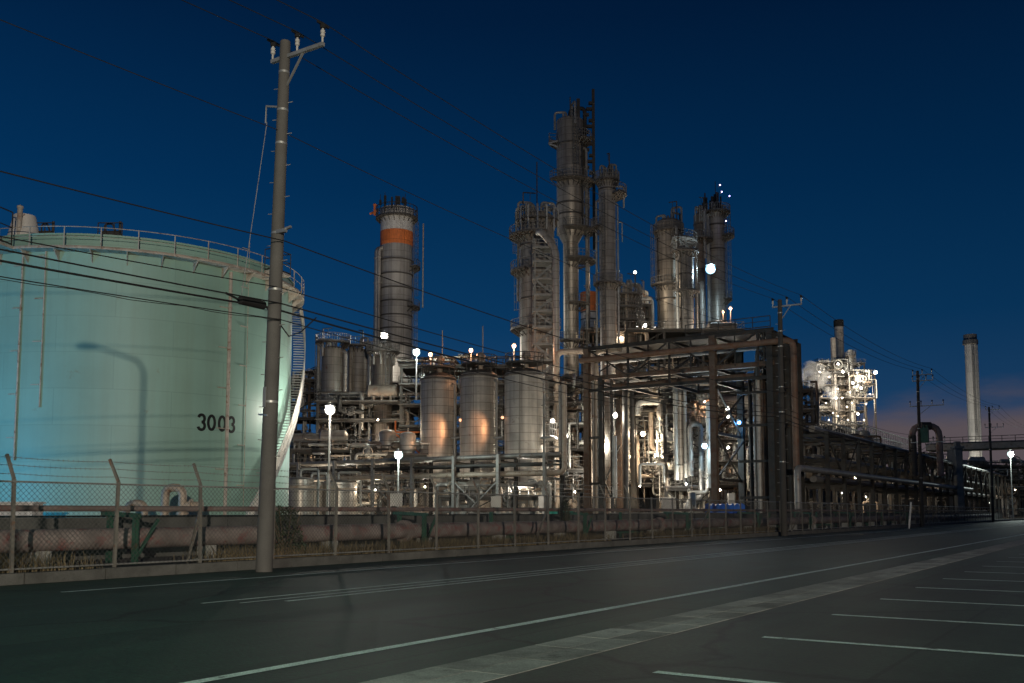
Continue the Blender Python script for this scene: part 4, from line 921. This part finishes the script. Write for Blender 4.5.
# lattice walkway gallery behind
lt = thing('walkway_gallery', 'railed lattice walkway sloping away behind the roadside rack', 'walkway', UV(122, -42, 0), GA)
for k in range(13):
    for x in (0, 3): MB().bar((x, k*7, 0), (x, k*7, 13.3), .3).out('post', steel, lt)
o = MB().box((1.5, 42, 13.2), (3.4, 92, .2)).out('deck', grate, lt); q = MB(); q.rail([(3.1, -3, 13.3), (3.1, 88, 13.3)], 2.6, 1.5, .06); q.rail([(-.1, -3, 13.3), (-.1, 88, 13.3)], 2.6, 1.5, .06); q.out('railing', pipe_m, o)
for k, (pxa, pxb, Y, pys, lab) in enumerate([(815, 880, 150, (485, 462, 444), 'low cluttered frame seen through the near part of the roadside rack'), (868, 950, 185, (492, 475, 460), 'low cluttered frame seen through the middle of the roadside rack'), (940, 1040, 225, (495, 480, 466), 'low cluttered frame seen under the pipe bridge')]):
    unit(lab, pxa, pxb, Y, 10, pys, 50+k, 50, 8, rmax=.5, mats=[pipe_m, steel, rusty, galv, pipe_t])
# pipe loop
Y = 118; a, b = at(912, 430, Y), at(939, 430, Y); t = thing('expansion_loop', 'inverted U pipe loop standing over the roadside rack', 'pipe', (a.x, Y, 0)); q = MB(); q.pipe([(0, 0, 6), (0, 0, at(912, 426, Y).z), (b.x-a.x, 0, at(912, 426, Y).z), (b.x-a.x, 0, 6)], .40, 14, 1.3); q.out('pipe_run', faded, t)
q = MB(); q.tube([(1.1, 0, at(912, 426, Y).z), (2.3, 0, at(912, 426, Y).z)], .5, 14); q.tube([(0, 0, 6), (0, 0, 11)], .46, 12); q.out('joint_cover', steel, t)
# pipe bridge over the road
bt2 = thing('pipe_bridge', 'brown pipe bridge crossing the road in the distance', 'bridge', UV(179.6, -28, 0), GA); zq = 12.3
for x in (0, 36):
    for y in (0, 4): MB().box((x, y, zq/2), (1.1, .8, zq)).out('pier', conc, bt2)
MB().box((18, .0, zq+.5), (44, .3, 1.0)).out('girder', pipe_t, bt2); MB().box((18, 4, zq+.5), (44, .3, 1.0)).out('girder', rusty, bt2); MB().box((18, 2, zq-.05), (44, 3.7, .15)).out('deck', grate, bt2)
for k, (y, r, m_) in enumerate(((.9, .45, pipe_m), (2, .35, rusty), (3, .4, galv))): MB().tube([(-4, y, zq+.4+r), (40, y, zq+.4+r)], r, 12).out('pipe', m_, bt2)
q = MB(); q.rail([(-4, -.2, zq+1), (40, -.2, zq+1)], 1.1, 2, .05); q.out('railing', steel, bt2)
b_ = at(957, 440, 158); m = MB(); m.box((0, 0, 6), (1.1, 1.2, 12)); m.box((0, 0, 12.2), (1.6, 1.6, .4)); m.box((0, 0, 12.8), (.8, .8, .8)); o = m.out('concrete_pier', conc); o.location = (b_.x, 158, 0); tag(o, 'weathered concrete pier with a block on top at the pipe bridge end', 'pier')
# dark storage sheds far behind, closing the horizon
for k, (pa, pb, Y, py, lab) in enumerate([(880, 965, 330, 492, 'long dim warehouse far behind the roadside rack'), (960, 1060, 300, 484, 'low dim warehouse far beyond the pipe bridge'), (700, 880, 260, 480, 'wide dim shed behind the lit far plant'), (270, 420, 210, 470, 'wide dim shed far behind the drum towers'), (420, 700, 215, 462, 'very wide dim building far behind the silos and gantry')]):
    x0, x1 = gx(pa, Y), gx(pb, Y); h = at(pa, py, Y).z; t = thing('warehouse', lab, 'building', ((x0+x1)/2, Y+9, 0)); MB().box((0, 0, h/2), (x1-x0, 16, h)).out('wall', dykem, t)
    q = MB(); a = (x1-x0)/2+.6; q.add([(-a, -8.6, h), (a, -8.6, h), (a, 0, h+2.2), (-a, 0, h+2.2), (-a, 8.6, h), (a, 8.6, h)], [(0, 1, 2, 3), (3, 2, 5, 4), (0, 3, 4), (1, 5, 2), (0, 4, 5, 1)]); q.out('roof', steel, t)
# ------------------------------------------------------------------ far lit plant with stacks
fx = unit('far brightly lit plant of decks and pipes below two stacks', 822, 869, 300, 14, (425, 411, 398, 385, 373, 363), 60, 100, 12, 'far_plant', steel, .7, 4, mats=[pipe_w, pipe_w, galv, pipe_t, pipe_m])
fx2 = unit('small lit top deck of the far plant leaning to its lamp side', 858, 879, 296, 8, (398, 384, 374), 61, 34, 3, 'far_plant', steel, .5, 3, mats=[pipe_w, galv, pipe_t])
tower('taller far stack with a black top over the lit plant', 838.5, 305, 9, 320, clad_pale, [], 'stack', 'chimney', None, 0, [], [], 2, False)
q = MB(); q.lathe([(1.47, 0), (1.56, .05), (1.56, 2.1), (1.2, 2.15)], 24, caps=False); o = q.out('stack_cap', black); o.location = (gx(838.5, 305), 305, at(838, 327, 305).z)
o.parent = [x for x in COL.objects if x.name.startswith('stack') and x.type == 'EMPTY'][0]; o.location = (0, 0, at(838, 327, 305).z)
tower('shorter pale far stack tucked against the taller one', 833, 301, 5.5, 338, clad_pale, [], 'stack', 'chimney', None, 0, [], [], 2, False)
tower('stubby pale stack with a rail at the far plant top', 850, 301, 5, 350, pipe_w, [(356, -180, 180, .9)], 'stack', 'chimney', None, 0, [(-40, 350, 372)], [], 2, False)
tower('fat pale vessel rising from the far plant deck', 847, 305, 9, 362, clad_brown, [(366, -180, 180, 1)], 'reactor', 'vessel', None, .4, [], [], 3)
tower('grey tank column at the near foot of the far plant', 815, 255, 8, 392, clad_pale, [(394, -180, 180, .9)], 'reactor', 'vessel', None, .1, [(-90, 394, 440)], [], 3)
t, r, H, x = tower('lone distant concrete chimney with a dark collar', 970, 420, 11.3, 335, paleconc, [], 'chimney', 'chimney', None, 0, [(-100, 340, 440)], [(-60, 345, 470, .4, galv)], 2, False)
q = MB(); q.lathe([(r+.02, H-4.6), (r+.7, H-4.2), (r+.7, H-2.4), (r+.3, H-2.2), (r+.3, H+.1), (r-.6, H+.15)], 28, caps=False); q.out('collar', railm, t)
# steam
# ------------------------------------------------------------------ lamps
warm = (1.0, .80, .56); white = (1.0, .93, .80); cool = (.72, .90, 1.0); tealc = (.62, .98, .95); amber = (1.0, .42, .14); blue = (.10, .42, 1.0); violet = (.62, .5, 1.0)
G = {'warm': glow('warm lamp glass', warm, 1.9), 'white': glow('white lamp glass', white, 2.2), 'cool': glow('bluish lamp glass', (.25, .70, 1.0), 2.4), 'teal': glow('greenish lamp glass', (.7, 1, .96), 1.8), 'amber': glow('amber lamp glass', (1.0, .42, .2), 1.9), 'blue': glow('blue lamp glass', (.03, .25, 1), 2), 'violet': glow('violet lamp glass', (.55, .42, 1), 7)}
LC = {'warm': warm, 'white': white, 'cool': (.62, .86, 1.0), 'teal': (.86, 1.0, .93), 'amber': (1.0, .48, .24), 'blue': blue, 'violet': violet}
def lamp(label, px, py, Y, kind, power, rpx, post=None, group=None, off=None):
    """plant lamp: globe in a hood on a bracket or a post"""
    p = at(px, py, Y); t = thing('plant_lamp', label, 'lamp', p, 0, group); r = rpx*.86/F*Y
    MB().lathe([(0, -r)]+[(r*math.cos(rad(a)), r*math.sin(rad(a))) for a in range(-75, 90, 15)]+[(0, r)], 16, caps=False).out('lamp_globe', G[kind], t)
    m = MB(); m.lathe([(r*.25, r*1.35), (r*.7, r*1.1), (r*1.05, r*.75), (r*1.0, r*.7)], 14, caps=False); m.tube([(0, 0, r*1.0), (0, 0, r*1.6)], r*.2, 6)
    if post is None: m.tube([(0, 0, r*1.5), (0, .5, r*1.6), (0, 1.3, r*1.2)], .05, 6)
    m.out('hood', galv, t)
    if post is not None:
        zb = at(px, post, Y).z-p.z if post < 508 else -p.z
        MB().tube([(0, r*.2, zb), (0, r*.2, zb*.4), (0, r*.2, -r*.9)], [.14, .1, .08], 10).out('post', galv, t)
    if power: light(t, off or (0, -r*1.25-.1, -r*.3), power*KL, LC[kind], max(.12, r*.6))
    return t
K = 1.0; KL = .33
lamp('big white lamp on a tall post beside the green tank stairs', 330, 410, 75, 'white', 4200*K, 6.0, 520)
lamp('greenish white lamp on a post at the low rack', 398.5, 455, 99, 'teal', 5000*K, 5, 520)
lamp('white lamp on a short mast above the brown ribbed drum', 416.5, 352.5, 128, 'teal', 9000*K, 4.2, 400)
lamp('white lamp on the platform before the banded chimney', 384.5, 336, 160, 'white', 26000*K, 4.4)
lamp('amber lamp on a mast over the slim silo', 430.5, 354.5, 122, 'amber', 1200, 2.6, 375)
lamp('amber lamp on a mast over the middle silo', 471, 350.5, 118, 'amber', 1200, 2.6, 372)
lamp('amber lamp on a mast over the widest silo', 514, 346, 122, 'amber', 1200, 2.6, 368)
lamp('amber lamp shining on the slim silo side', 460.5, 420, 115.7, 'amber', 0, 1.8)
lamp('amber lamp shining on the middle silo side', 502.5, 417.5, 112.2, 'amber', 0, 1.8)
for t in [o for o in COL.objects if o.type == 'EMPTY' and 'shining on the' in o.get('label', '')]:
    l = bpy.data.lights.new('lamp_beam', 'SPOT'); l.energy = 700; l.color = (1.0, .46, .22); l.spot_size = rad(85); l.spot_blend = .7; l.shadow_soft_size = .2
    o = bpy.data.objects.new('lamp_beam', l); COL.objects.link(o); o.parent = t; o.location = (-.35, -.35, 0); o.rotation_euler = V((-1, .45, -.35)).to_track_quat('-Z', 'Y').to_euler()
lamp('dazzling bluish floodlight on the far pale column', 710.5, 269, 150, 'cool', 9000*K, 5.8)
lamp('white lamp over the frame right of the widest silo', 552.5, 421, 116, 'white', 3300*K, 2.8)
lamp('white lamp lower on the frame right of the widest silo', 565.5, 436, 115, 'white', 3300*K, 3.2)
lamp('white lamp just inside the dark gantry end columns', 615, 415.5, 104, 'white', 3300*K, 3.2)
lamp('white lamp lighting the pump deck under the hooped pipe', 643, 434, 109, 'warm', 4200*K, 3.0)
lamp('bluish white lamp amid the pale vertical pipes', 704.5, 446, 100, 'cool', 2000*K, 3.4)
lamp('small blue lamp on the dark back column of the gantry', 739, 422.5, 100, 'blue', 500, 2.6)
lamp('upper small white lamp behind the rusty middle column', 727.5, 409, 112, 'white', 1300*K, 2.0)
lamp('middle small white lamp behind the rusty middle column', 728, 416.5, 112, 'white', 1300*K, 1.9)
lamp('lower small white lamp behind the rusty middle column', 728, 447.5, 112, 'white', 1300*K, 1.6)
lamp('small amber lamp behind the white pipes in the gantry opening', 704, 401.5, 106, 'amber', 900, 1.6)
lamp('white lamp in the tangled upper piping by the slender column', 645, 325.5, 144, 'white', 6000*K, 2.2)
lamp('white lamp on a mast above the tangled upper piping', 635, 272.5, 146, 'warm', 2500, 2.0, 300)
lamp('white lamp at the foot of the far pale column', 728.5, 327, 146, 'white', 6000*K, 2.3)
lamp('amber lamp on a mast near the far pale column foot', 730.5, 308.5, 150, 'amber', 900, 1.8, 332)
lamp('second amber lamp on a mast near the far pale column foot', 723, 312, 150, 'amber', 600, 1.4, 332)
for i, (px, py) in enumerate(((720, 185), (721.8, 191.8), (729.5, 196), (726, 221))): lamp(['topmost violet lamp on the far pale column rod', 'violet lamp just under the topmost one on the rod', 'violet lamp on the outer rail of the far pale column', 'violet lamp at the platform of the far pale column'][i], px, py, 157, 'violet', 0, .8)
lamp('greenish white lamp beyond the pipe bridge', 1010.5, 454, 195, 'teal', 16000, 3.4, 520)
lamp('bluish white lamp at the top deck end of the far plant', 875.5, 372.5, 290, 'cool', 5000, 2.2)
rn = random.Random(77)
spots = [(820, 372), (829, 377), (843, 372), (857, 373), (866, 371), (838, 389), (850, 392), (861, 388), (826, 403), (847, 407), (852, 403), (866, 404), (853, 383), (833, 413), (842, 398), (829, 420), (864, 420), (858, 414), (838, 416), (848, 420), (870, 394)]
for i, (px, py) in enumerate(spots): lamp('one of many small lamps on the decks of the lit far plant', px, py, 294-rn.uniform(0, 1.5), 'warm' if i % 3 else 'white', 3600, (.4, .6, 1.5, .5, .9)[i % 5], None, 'small lamps on the far plant decks')
for i, (px, py, Y, k, pw_) in enumerate([(312, 492, 118, 'warm', 1800), (345, 484, 119, 'white', 2200), (375, 490, 115, 'warm', 2000), (425, 487, 113, 'white', 1500), (470, 488, 109.5, 'warm', 1200), (520, 488, 106.5, 'white', 1200), (575, 492, 112, 'warm', 2200), (640, 486, 106, 'warm', 2000), (686, 484, 102, 'white', 2200), (655, 456, 108, 'warm', 2500), (720, 490, 108, 'warm', 1800), (590, 470, 118, 'white', 2200), (765, 478, 122, 'warm', 2500), (340, 432, 130, 'white', 2500), (378, 420, 130, 'warm', 2500), (655, 376, 128, 'white', 2500), (700, 370, 128, 'warm', 2500), (767, 400, 110, 'amber', 300), (797, 405, 92, 'warm', 150)]):
    pw_ *= .95
    lamp(['small warm lamp low by the white lamp post frames', 'small white lamp under the low rack beside the tank stairs', 'small warm lamp under the low rack near its greenish lamp', 'small white lamp low beneath the slim silo', 'small warm lamp low beneath the middle silo', 'small white lamp low beneath the widest silo', 'small warm lamp low beside the gantry end column', 'small warm lamp low under the pump deck', 'small white lamp low under the pale vertical pipes', 'small warm lamp on the pump deck rail', 'small warm lamp low beside the rusty middle column', 'small white lamp inside the frame between silo and gantry', 'small warm lamp low behind the vertical pipe bundle', 'small white lamp inside the drum tower deck', 'small warm lamp inside the drum tower deck near the brown drum', 'small white lamp high under the gantry', 'small warm lamp high under the gantry', 'tiny amber lamp in the vertical pipe bundle', 'tiny warm lamp on the rust brown pipe by the pole'][i], px, py, Y, k, pw_, 1.1)
for i, (px, py, Y) in enumerate([(842, 493, 140), (866, 497, 150), (890, 494, 170), (905, 488, 178), (930, 498, 200), (975, 497, 215), (990, 503, 215), (1015, 490, 215), (925, 480, 180), (855, 478, 145)]):
    lamp('one of the tiny lamps scattered low behind the roadside rack', px, py, Y, 'warm' if i % 2 else 'white', 1300, .8, None, 'tiny lamps behind the roadside rack')
# ------------------------------------------------------------------ lamps and floodlight on the near side of the road
street_lamp('street lamp with a curved arm near the photographer, outside the picture', UV(0, 0) if False else V((-3.75, -3.0, 0)), 11.0, 1.75, rad(196))
slamp = [o for o in COL.objects if o.name.startswith('street_lamp')][0]
light(slamp, (2.1, 0, 11.1), 2700, (.64, 1.0, .72), .2)
fl = thing('floodlight_mast', 'floodlight mast far behind the photographer, outside the picture', 'floodlight', (23.5, -90, 0))
MB().tube([(0, 0, 0), (0, 0, 9.6)], [.2, .12], 12).out('mast', galv, fl)
m = MB(); m.box((0, -.25, 9.95), (1.3, .3, .8), rad(22)); m.bar((0, -.1, 9.5), (0, -.3, 10), .12); m.out('lamp_housing', steel, fl)
m = MB(); m.box((.06, -.08, 9.95), (1.15, .02, .66), rad(22)); m.out('lamp_glass', glow('floodlight glass', (1, .93, .8), 30), fl)
l = bpy.data.lights.new('floodlight_beam', 'SPOT'); l.energy = 330000; l.color = (1.0, .87, .70); l.spot_size = rad(44); l.spot_blend = 1.0; l.shadow_soft_size = .36
o = bpy.data.objects.new('floodlight_beam', l); COL.objects.link(o); o.parent = fl; o.location = (0, .2, 9.95)
tgt = V((-15, 95, 16)); o.rotation_euler = (tgt-V((23.5, -90, 9.95))).to_track_quat('-Z', 'Y').to_euler()
# bluish mercury lamp inside the tank yard, out of the picture on its near left
t = thing('street_lamp', 'bluish yard lamp by the tank, outside the picture', 'street lamp', (-43, 50, 0), rad(20))
MB().tube([(0, 0, 0), (0, 0, 2.9)], [.12, .07], 10).out('mast', galv, t); MB().lathe([(0, -.25), (.25, 0), (0, .25)], 12, (0, 0, 3.1)).out('lamp_globe', G['cool'], t)
light(t, (.45, .35, 3.1), 5000, (.06, .55, 1.0), .25)
# ------------------------------------------------------------------ small things in the yard
m = MB()
t = thing('tarp_stack', 'stack of goods under a bright blue tarpaulin', 'tarpaulin', at(725, 518, 84)*1); t.location.z = 0
rn = random.Random(6); q = MB(); vs = []; nx_, nz_ = 26, 8; wd = 38/F*84
for j in range(nz_+1):
    for i in range(nx_+1):
        x = -wd/2+wd*i/nx_; zz_ = (at(725, 503, 84).z)*(j/nz_); y = -.9+.25*j/nz_+rn.uniform(-.09, .09)+.12*math.sin(i*1.4); vs.append((x*(1-.06*j/nz_)+rn.uniform(-.03, .03), y, zz_*(1-.10*math.sin(i*.9)**2)+rn.uniform(-.03, .03)))
fs = [(j*(nx_+1)+i, j*(nx_+1)+i+1, (j+1)*(nx_+1)+i+1, (j+1)*(nx_+1)+i) for j in range(nz_) for i in range(nx_)]
n0 = len(vs); top = [vs[nz_*(nx_+1)+i] for i in range(nx_+1)]; vs += [(x, 1.0, z*.95) for x, y, z in top]; fs += [(nz_*(nx_+1)+i, nz_*(nx_+1)+i+1, n0+i+1, n0+i) for i in range(nx_)]
vs += [(x, 1.1, 0) for x, y, z in top]; fs += [(n0+i, n0+i+1, n0+nx_+2+i, n0+nx_+1+i) for i in range(nx_)]
q.add(vs, fs, True); q.out('tarpaulin', tarp, t); MB().box((0, .1, .8), (wd*.8, 1.3, 1.5)).out('pallet_load', conc, t)
def drumset(label, px, Y, n, m_):
    for k in range(n):
        q = MB(); q.lathe([(.3, 0), (.3, .25), (.31, .27), (.3, .3), (.3, .6), (.31, .62), (.3, .65), (.3, .88), (.28, .9), (0, .9)], 16); o = q.out('plastic_drum', m_); b = at(px+k*6.5, 512, Y); o.location = (b.x, Y, 1.0); tag(o, label[k], 'drum', 'teal drums by the silo')
    q = MB(); b = at(px+(n-1)*3.2, 512, Y); q.box((0, 0, .93), (n*.75, 1.1, .1)); [q.box((x, y, .45), (.1, .1, .88)) for x in (-n*.33, n*.33) for y in (-.4, .4)]; o = q.out('loading_bench', steel); o.location = (b.x, Y, 0); tag(o, 'low steel bench under the teal drums', 'bench')
drumset(['teal plastic drum at the outer end of the row below the widest silo', 'teal plastic drum second in the row below the widest silo', 'teal plastic drum third in the row below the widest silo', 'teal plastic drum beside the control box end of the row'], 550, 74, 4, teal)
def cabinet(label, px, py0, py1, wpx, Y, m_, sign=False):
    a, b = at(px, py0, Y), at(px, py1, Y); t = thing('control_cabinet', label, 'cabinet', (a.x, Y, 0)); w_ = wpx/F*Y; h = a.z-b.z
    MB().box((0, 0, (a.z+b.z)/2), (w_, .5, h)).out('box', m_, t); MB().box((0, -.262, (a.z+b.z)/2), (w_*.88, .02, h*.9)).out('door', m_, t); MB().box((0, -.02, a.z+.03), (w_*1.06, .62, .05)).out('rain_cover', galv, t)
    if b.z > .3: q = MB(); [q.bar((x, 0, 0), (x, 0, b.z), .08) for x in (-w_*.4, w_*.4)]; q.out('leg', galv, t)
cabinet('grey control cabinet standing before the pump deck', 668, 498, 513, 13, 88, pipe_m)
cabinet('white cabinet on legs left of the blue tarpaulin', 692, 493, 505, 7, 92, pipe_w)
cabinet('pale green sign box on a post by the teal drums', 541, 496, 510, 5, 70, galv)
cabinet('small white cabinet under the low rack near the post lamp', 396, 494, 506, 13, 92, whitep)
cabinet('squat white cabinet beneath the widest silo', 496, 497, 507, 10, 98, pipe_w)
cabinet('tiny pale box on legs beside the rusty middle column', 731, 494, 505, 6, 95, pipe_w)
m = MB(); m.box((0, 0, .75), (9.5, 1.5, 1.5)); m.box((0, 0, 1.53), (9.7, 1.7, .06)); o = m.out('concrete_plinth', conc); o.location = V((gx(668, 80), 80, 0)); tag(o, 'long pale concrete plinth behind the dyke wall', 'plinth')
for i, (px, Y, r, h, lab) in enumerate([(300, 108, 1.5, 5.2, 'squat pale drum with a tan band low beside the tank stairs'), (311, 110, 1.3, 4.8, 'tan topped squat drum second from the tank stairs'), (338, 112, 2.1, 5.0, 'widest squat drum under the low rack pipes'), (448, 108, 1.2, 4.4, 'bluish white small drum below the slim silo')]):
    t = thing('squat_drum', lab, 'drum', (gx(px, Y), Y, 0)); MB().lathe([(r, 0), (r, h), (r*.9, h+.15), (0, h+.4)], 26).out('shell', pipe_t if i == 1 else clad_pale, t); MB().lathe([(r+.002, h-1), (r+.08, h-.95), (r+.08, h-.7), (r, h-.65)], 26, caps=False).out('band', pipe_t, t); q = MB(); q.pipe([(0, 0, h), (0, 0, h+1.2), (r+.5, 0, h+1.2), (r+.5, 0, .5)], .14, 8); q.out('vent_pipe', pipe_w, t)
# orange X brace frame
t = thing('cross_frame', 'orange painted X braced frame beside the slim silo', 'steel frame', at(413, 438, 124)); q = MB(); q.bar((-2.2, 0, -1.4), (2.4, 0, 2.2), .22); q.bar((2.4, 0, -1.4), (-2.2, 0, 2.2), .22); q.bar((-2.3, 0, -9), (-2.3, 0, 4), .2); q.bar((2.5, 0, -9), (2.5, 0, 4), .2); q.bar((-2.3, 0, 2.5), (2.5, 0, 2.5), .18); t.location.z = 9.4; q.out('steelwork', orange, t)
# leaning white stake and shrub
q = MB(); q.bar((-.1, 0, .1), (.22, .1, 2.5), .12); o = q.out('marker_stake', whitep); b = at(910, 528, 88); o.location = (b.x, 88, 0); tag(o, 'white stake leaning at the kerb beneath the transformer pole', 'stake')
def bush(label, px, Y, h, w_, n, seed):
    b = gx(px, Y); t = thing('shrub', label, 'shrub', (b, Y, .1)); rn = random.Random(seed); q = MB()
    for k in range(9):
        a = rn.uniform(0, 6.28); q.tube([(0, 0, 0), (w_*.2*math.cos(a), w_*.2*math.sin(a), h*.5), (w_*.4*math.cos(a), w_*.4*math.sin(a), h*rn.uniform(.8, 1))], [.035, .02, .008], 5)
    q.out('stem', barkm, t); q = MB()
    for k in range(n):
        a = rn.uniform(0, 6.28); z_ = h*rn.uniform(.12, 1.03); rr = w_*.5*math.sqrt(rn.random())*(1.1-.55*z_/h); c = V((rr*math.cos(a), rr*math.sin(a), z_)); d = V((rn.uniform(-1, 1), rn.uniform(-1, 1), rn.uniform(-.6, 1))).normalized(); e1 = d.orthogonal().normalized(); s_ = rn.uniform(.04, .09)
        q.add([c-e1*s_*.4, c+d*s_-e1*s_*.1, c+d*s_*1.6, c+e1*s_*.4], [(0, 1, 2, 3)])
    q.out('foliage', leafm, t)
bush('dark ragged shrub growing in the fence line', 565, 46.5, 2.0, .8, 900, 1)
bush('low dark shrub tangled in the fence beside the tall near pole', 286, 29.5, 1.6, 1.3, 900, 2)
# steam plume at the far plant
st = bpy.data.materials.new('steam'); st.use_nodes = True; n_ = st.node_tree; n_.nodes.remove(n_.nodes['Principled BSDF']); pv = nd(n_, 'ShaderNodeVolumePrincipled'); pv.inputs['Color'].default_value = (.95, .95, .95, 1)
tc_ = nd(n_, 'ShaderNodeTexCoord'); no = nd(n_, 'ShaderNodeTexNoise'); no.inputs['Scale'].default_value = .28; no.inputs['Detail'].default_value = 5; n_.links.new(tc_.outputs['Object'], no.inputs['Vector']); mr_ = nd(n_, 'ShaderNodeMapRange'); mr_.inputs[1].default_value = .45; mr_.inputs[2].default_value = .75; mr_.inputs[3].default_value = 0; mr_.inputs[4].default_value = .45; n_.links.new(no.outputs['Fac'], mr_.inputs[0]); n_.links.new(mr_.outputs[0], pv.inputs['Density']); n_.links.new(pv.outputs[0], n_.nodes['Material Output'].inputs['Volume'])
b = at(832, 400, 285); q = MB(); pts = []; rs = []
for px, py, r in ((839, 414, .4), (836, 402, 1.4), (831, 391, 2.4), (824, 382, 3.2), (816, 376, 3.8), (807, 373, 4.0), (797, 371, 2.5)):
    pts.append(at(px, py, 285)-b); rs.append(r)
q.tube(pts, rs, 16); o = q.out('steam', st); o.location = b; setting(o, 'stuff'); o['label'] = 'white steam plume drifting off the lit far plant'
lamp('white work lamp under the steam plume', 836, 398, 287, 'white', 3500, 1.1)
lamp('unseen added lamp brightening the lone distant chimney from its foot', 958, 498, 385, 'white', 560000, 1.6)  # strong lamp added out of sight to brighten the distant chimney
for px, py, Y, k, pw_, lab in ((603, 445, 131, 'white', 3500, 'added small white fill lamp deep between the gantry end columns'), (652, 412, 131, 'warm', 3500, 'added small warm fill lamp deep behind the hooped white pipe'), (697, 432, 131, 'white', 3500, 'added small white fill lamp deep behind the pale vertical pipes'), (736, 462, 131, 'warm', 3000, 'added small warm fill lamp deep behind the dark back column'), (624, 462, 124, 'amber', 1500, 'small amber lamp low between the gantry end and the pump deck'), (536, 402, 127, 'warm', 2500, 'small warm lamp behind the widest silo shoulder'), (310, 452, 128, 'warm', 1800, 'small warm lamp on the narrow frame by the tank stairs'), (620, 338, 140, 'warm', 800, 'small warm lamp at the foot of the short dark ringed vessel'), (838, 364, 293, 'white', 26000, 'white lamp added on the far plant top deck to brighten its stacks')):  # deep gantry lamps added to fill dark gaps, stack lamp added to brighten stacks
    lamp(lab, px, py, Y, k, pw_, 1.2)

# ------------------------------------------------------------------ thin night haze
HZD = 0
if HZD:
    hm = bpy.data.materials.new('haze air'); hm.use_nodes = True; n_ = hm.node_tree; n_.nodes.remove(n_.nodes['Principled BSDF'])
    pv = nd(n_, 'ShaderNodeVolumePrincipled'); pv.inputs['Color'].default_value = (.86, .9, .95, 1); pv.inputs['Density'].default_value = HZD; pv.inputs['Anisotropy'].default_value = .2
    n_.links.new(pv.outputs[0], n_.nodes['Material Output'].inputs['Volume'])
    q = MB(); q.box((0, 230, 44), (760, 700, 90)); o = q.out('haze', hm); setting(o, 'stuff')
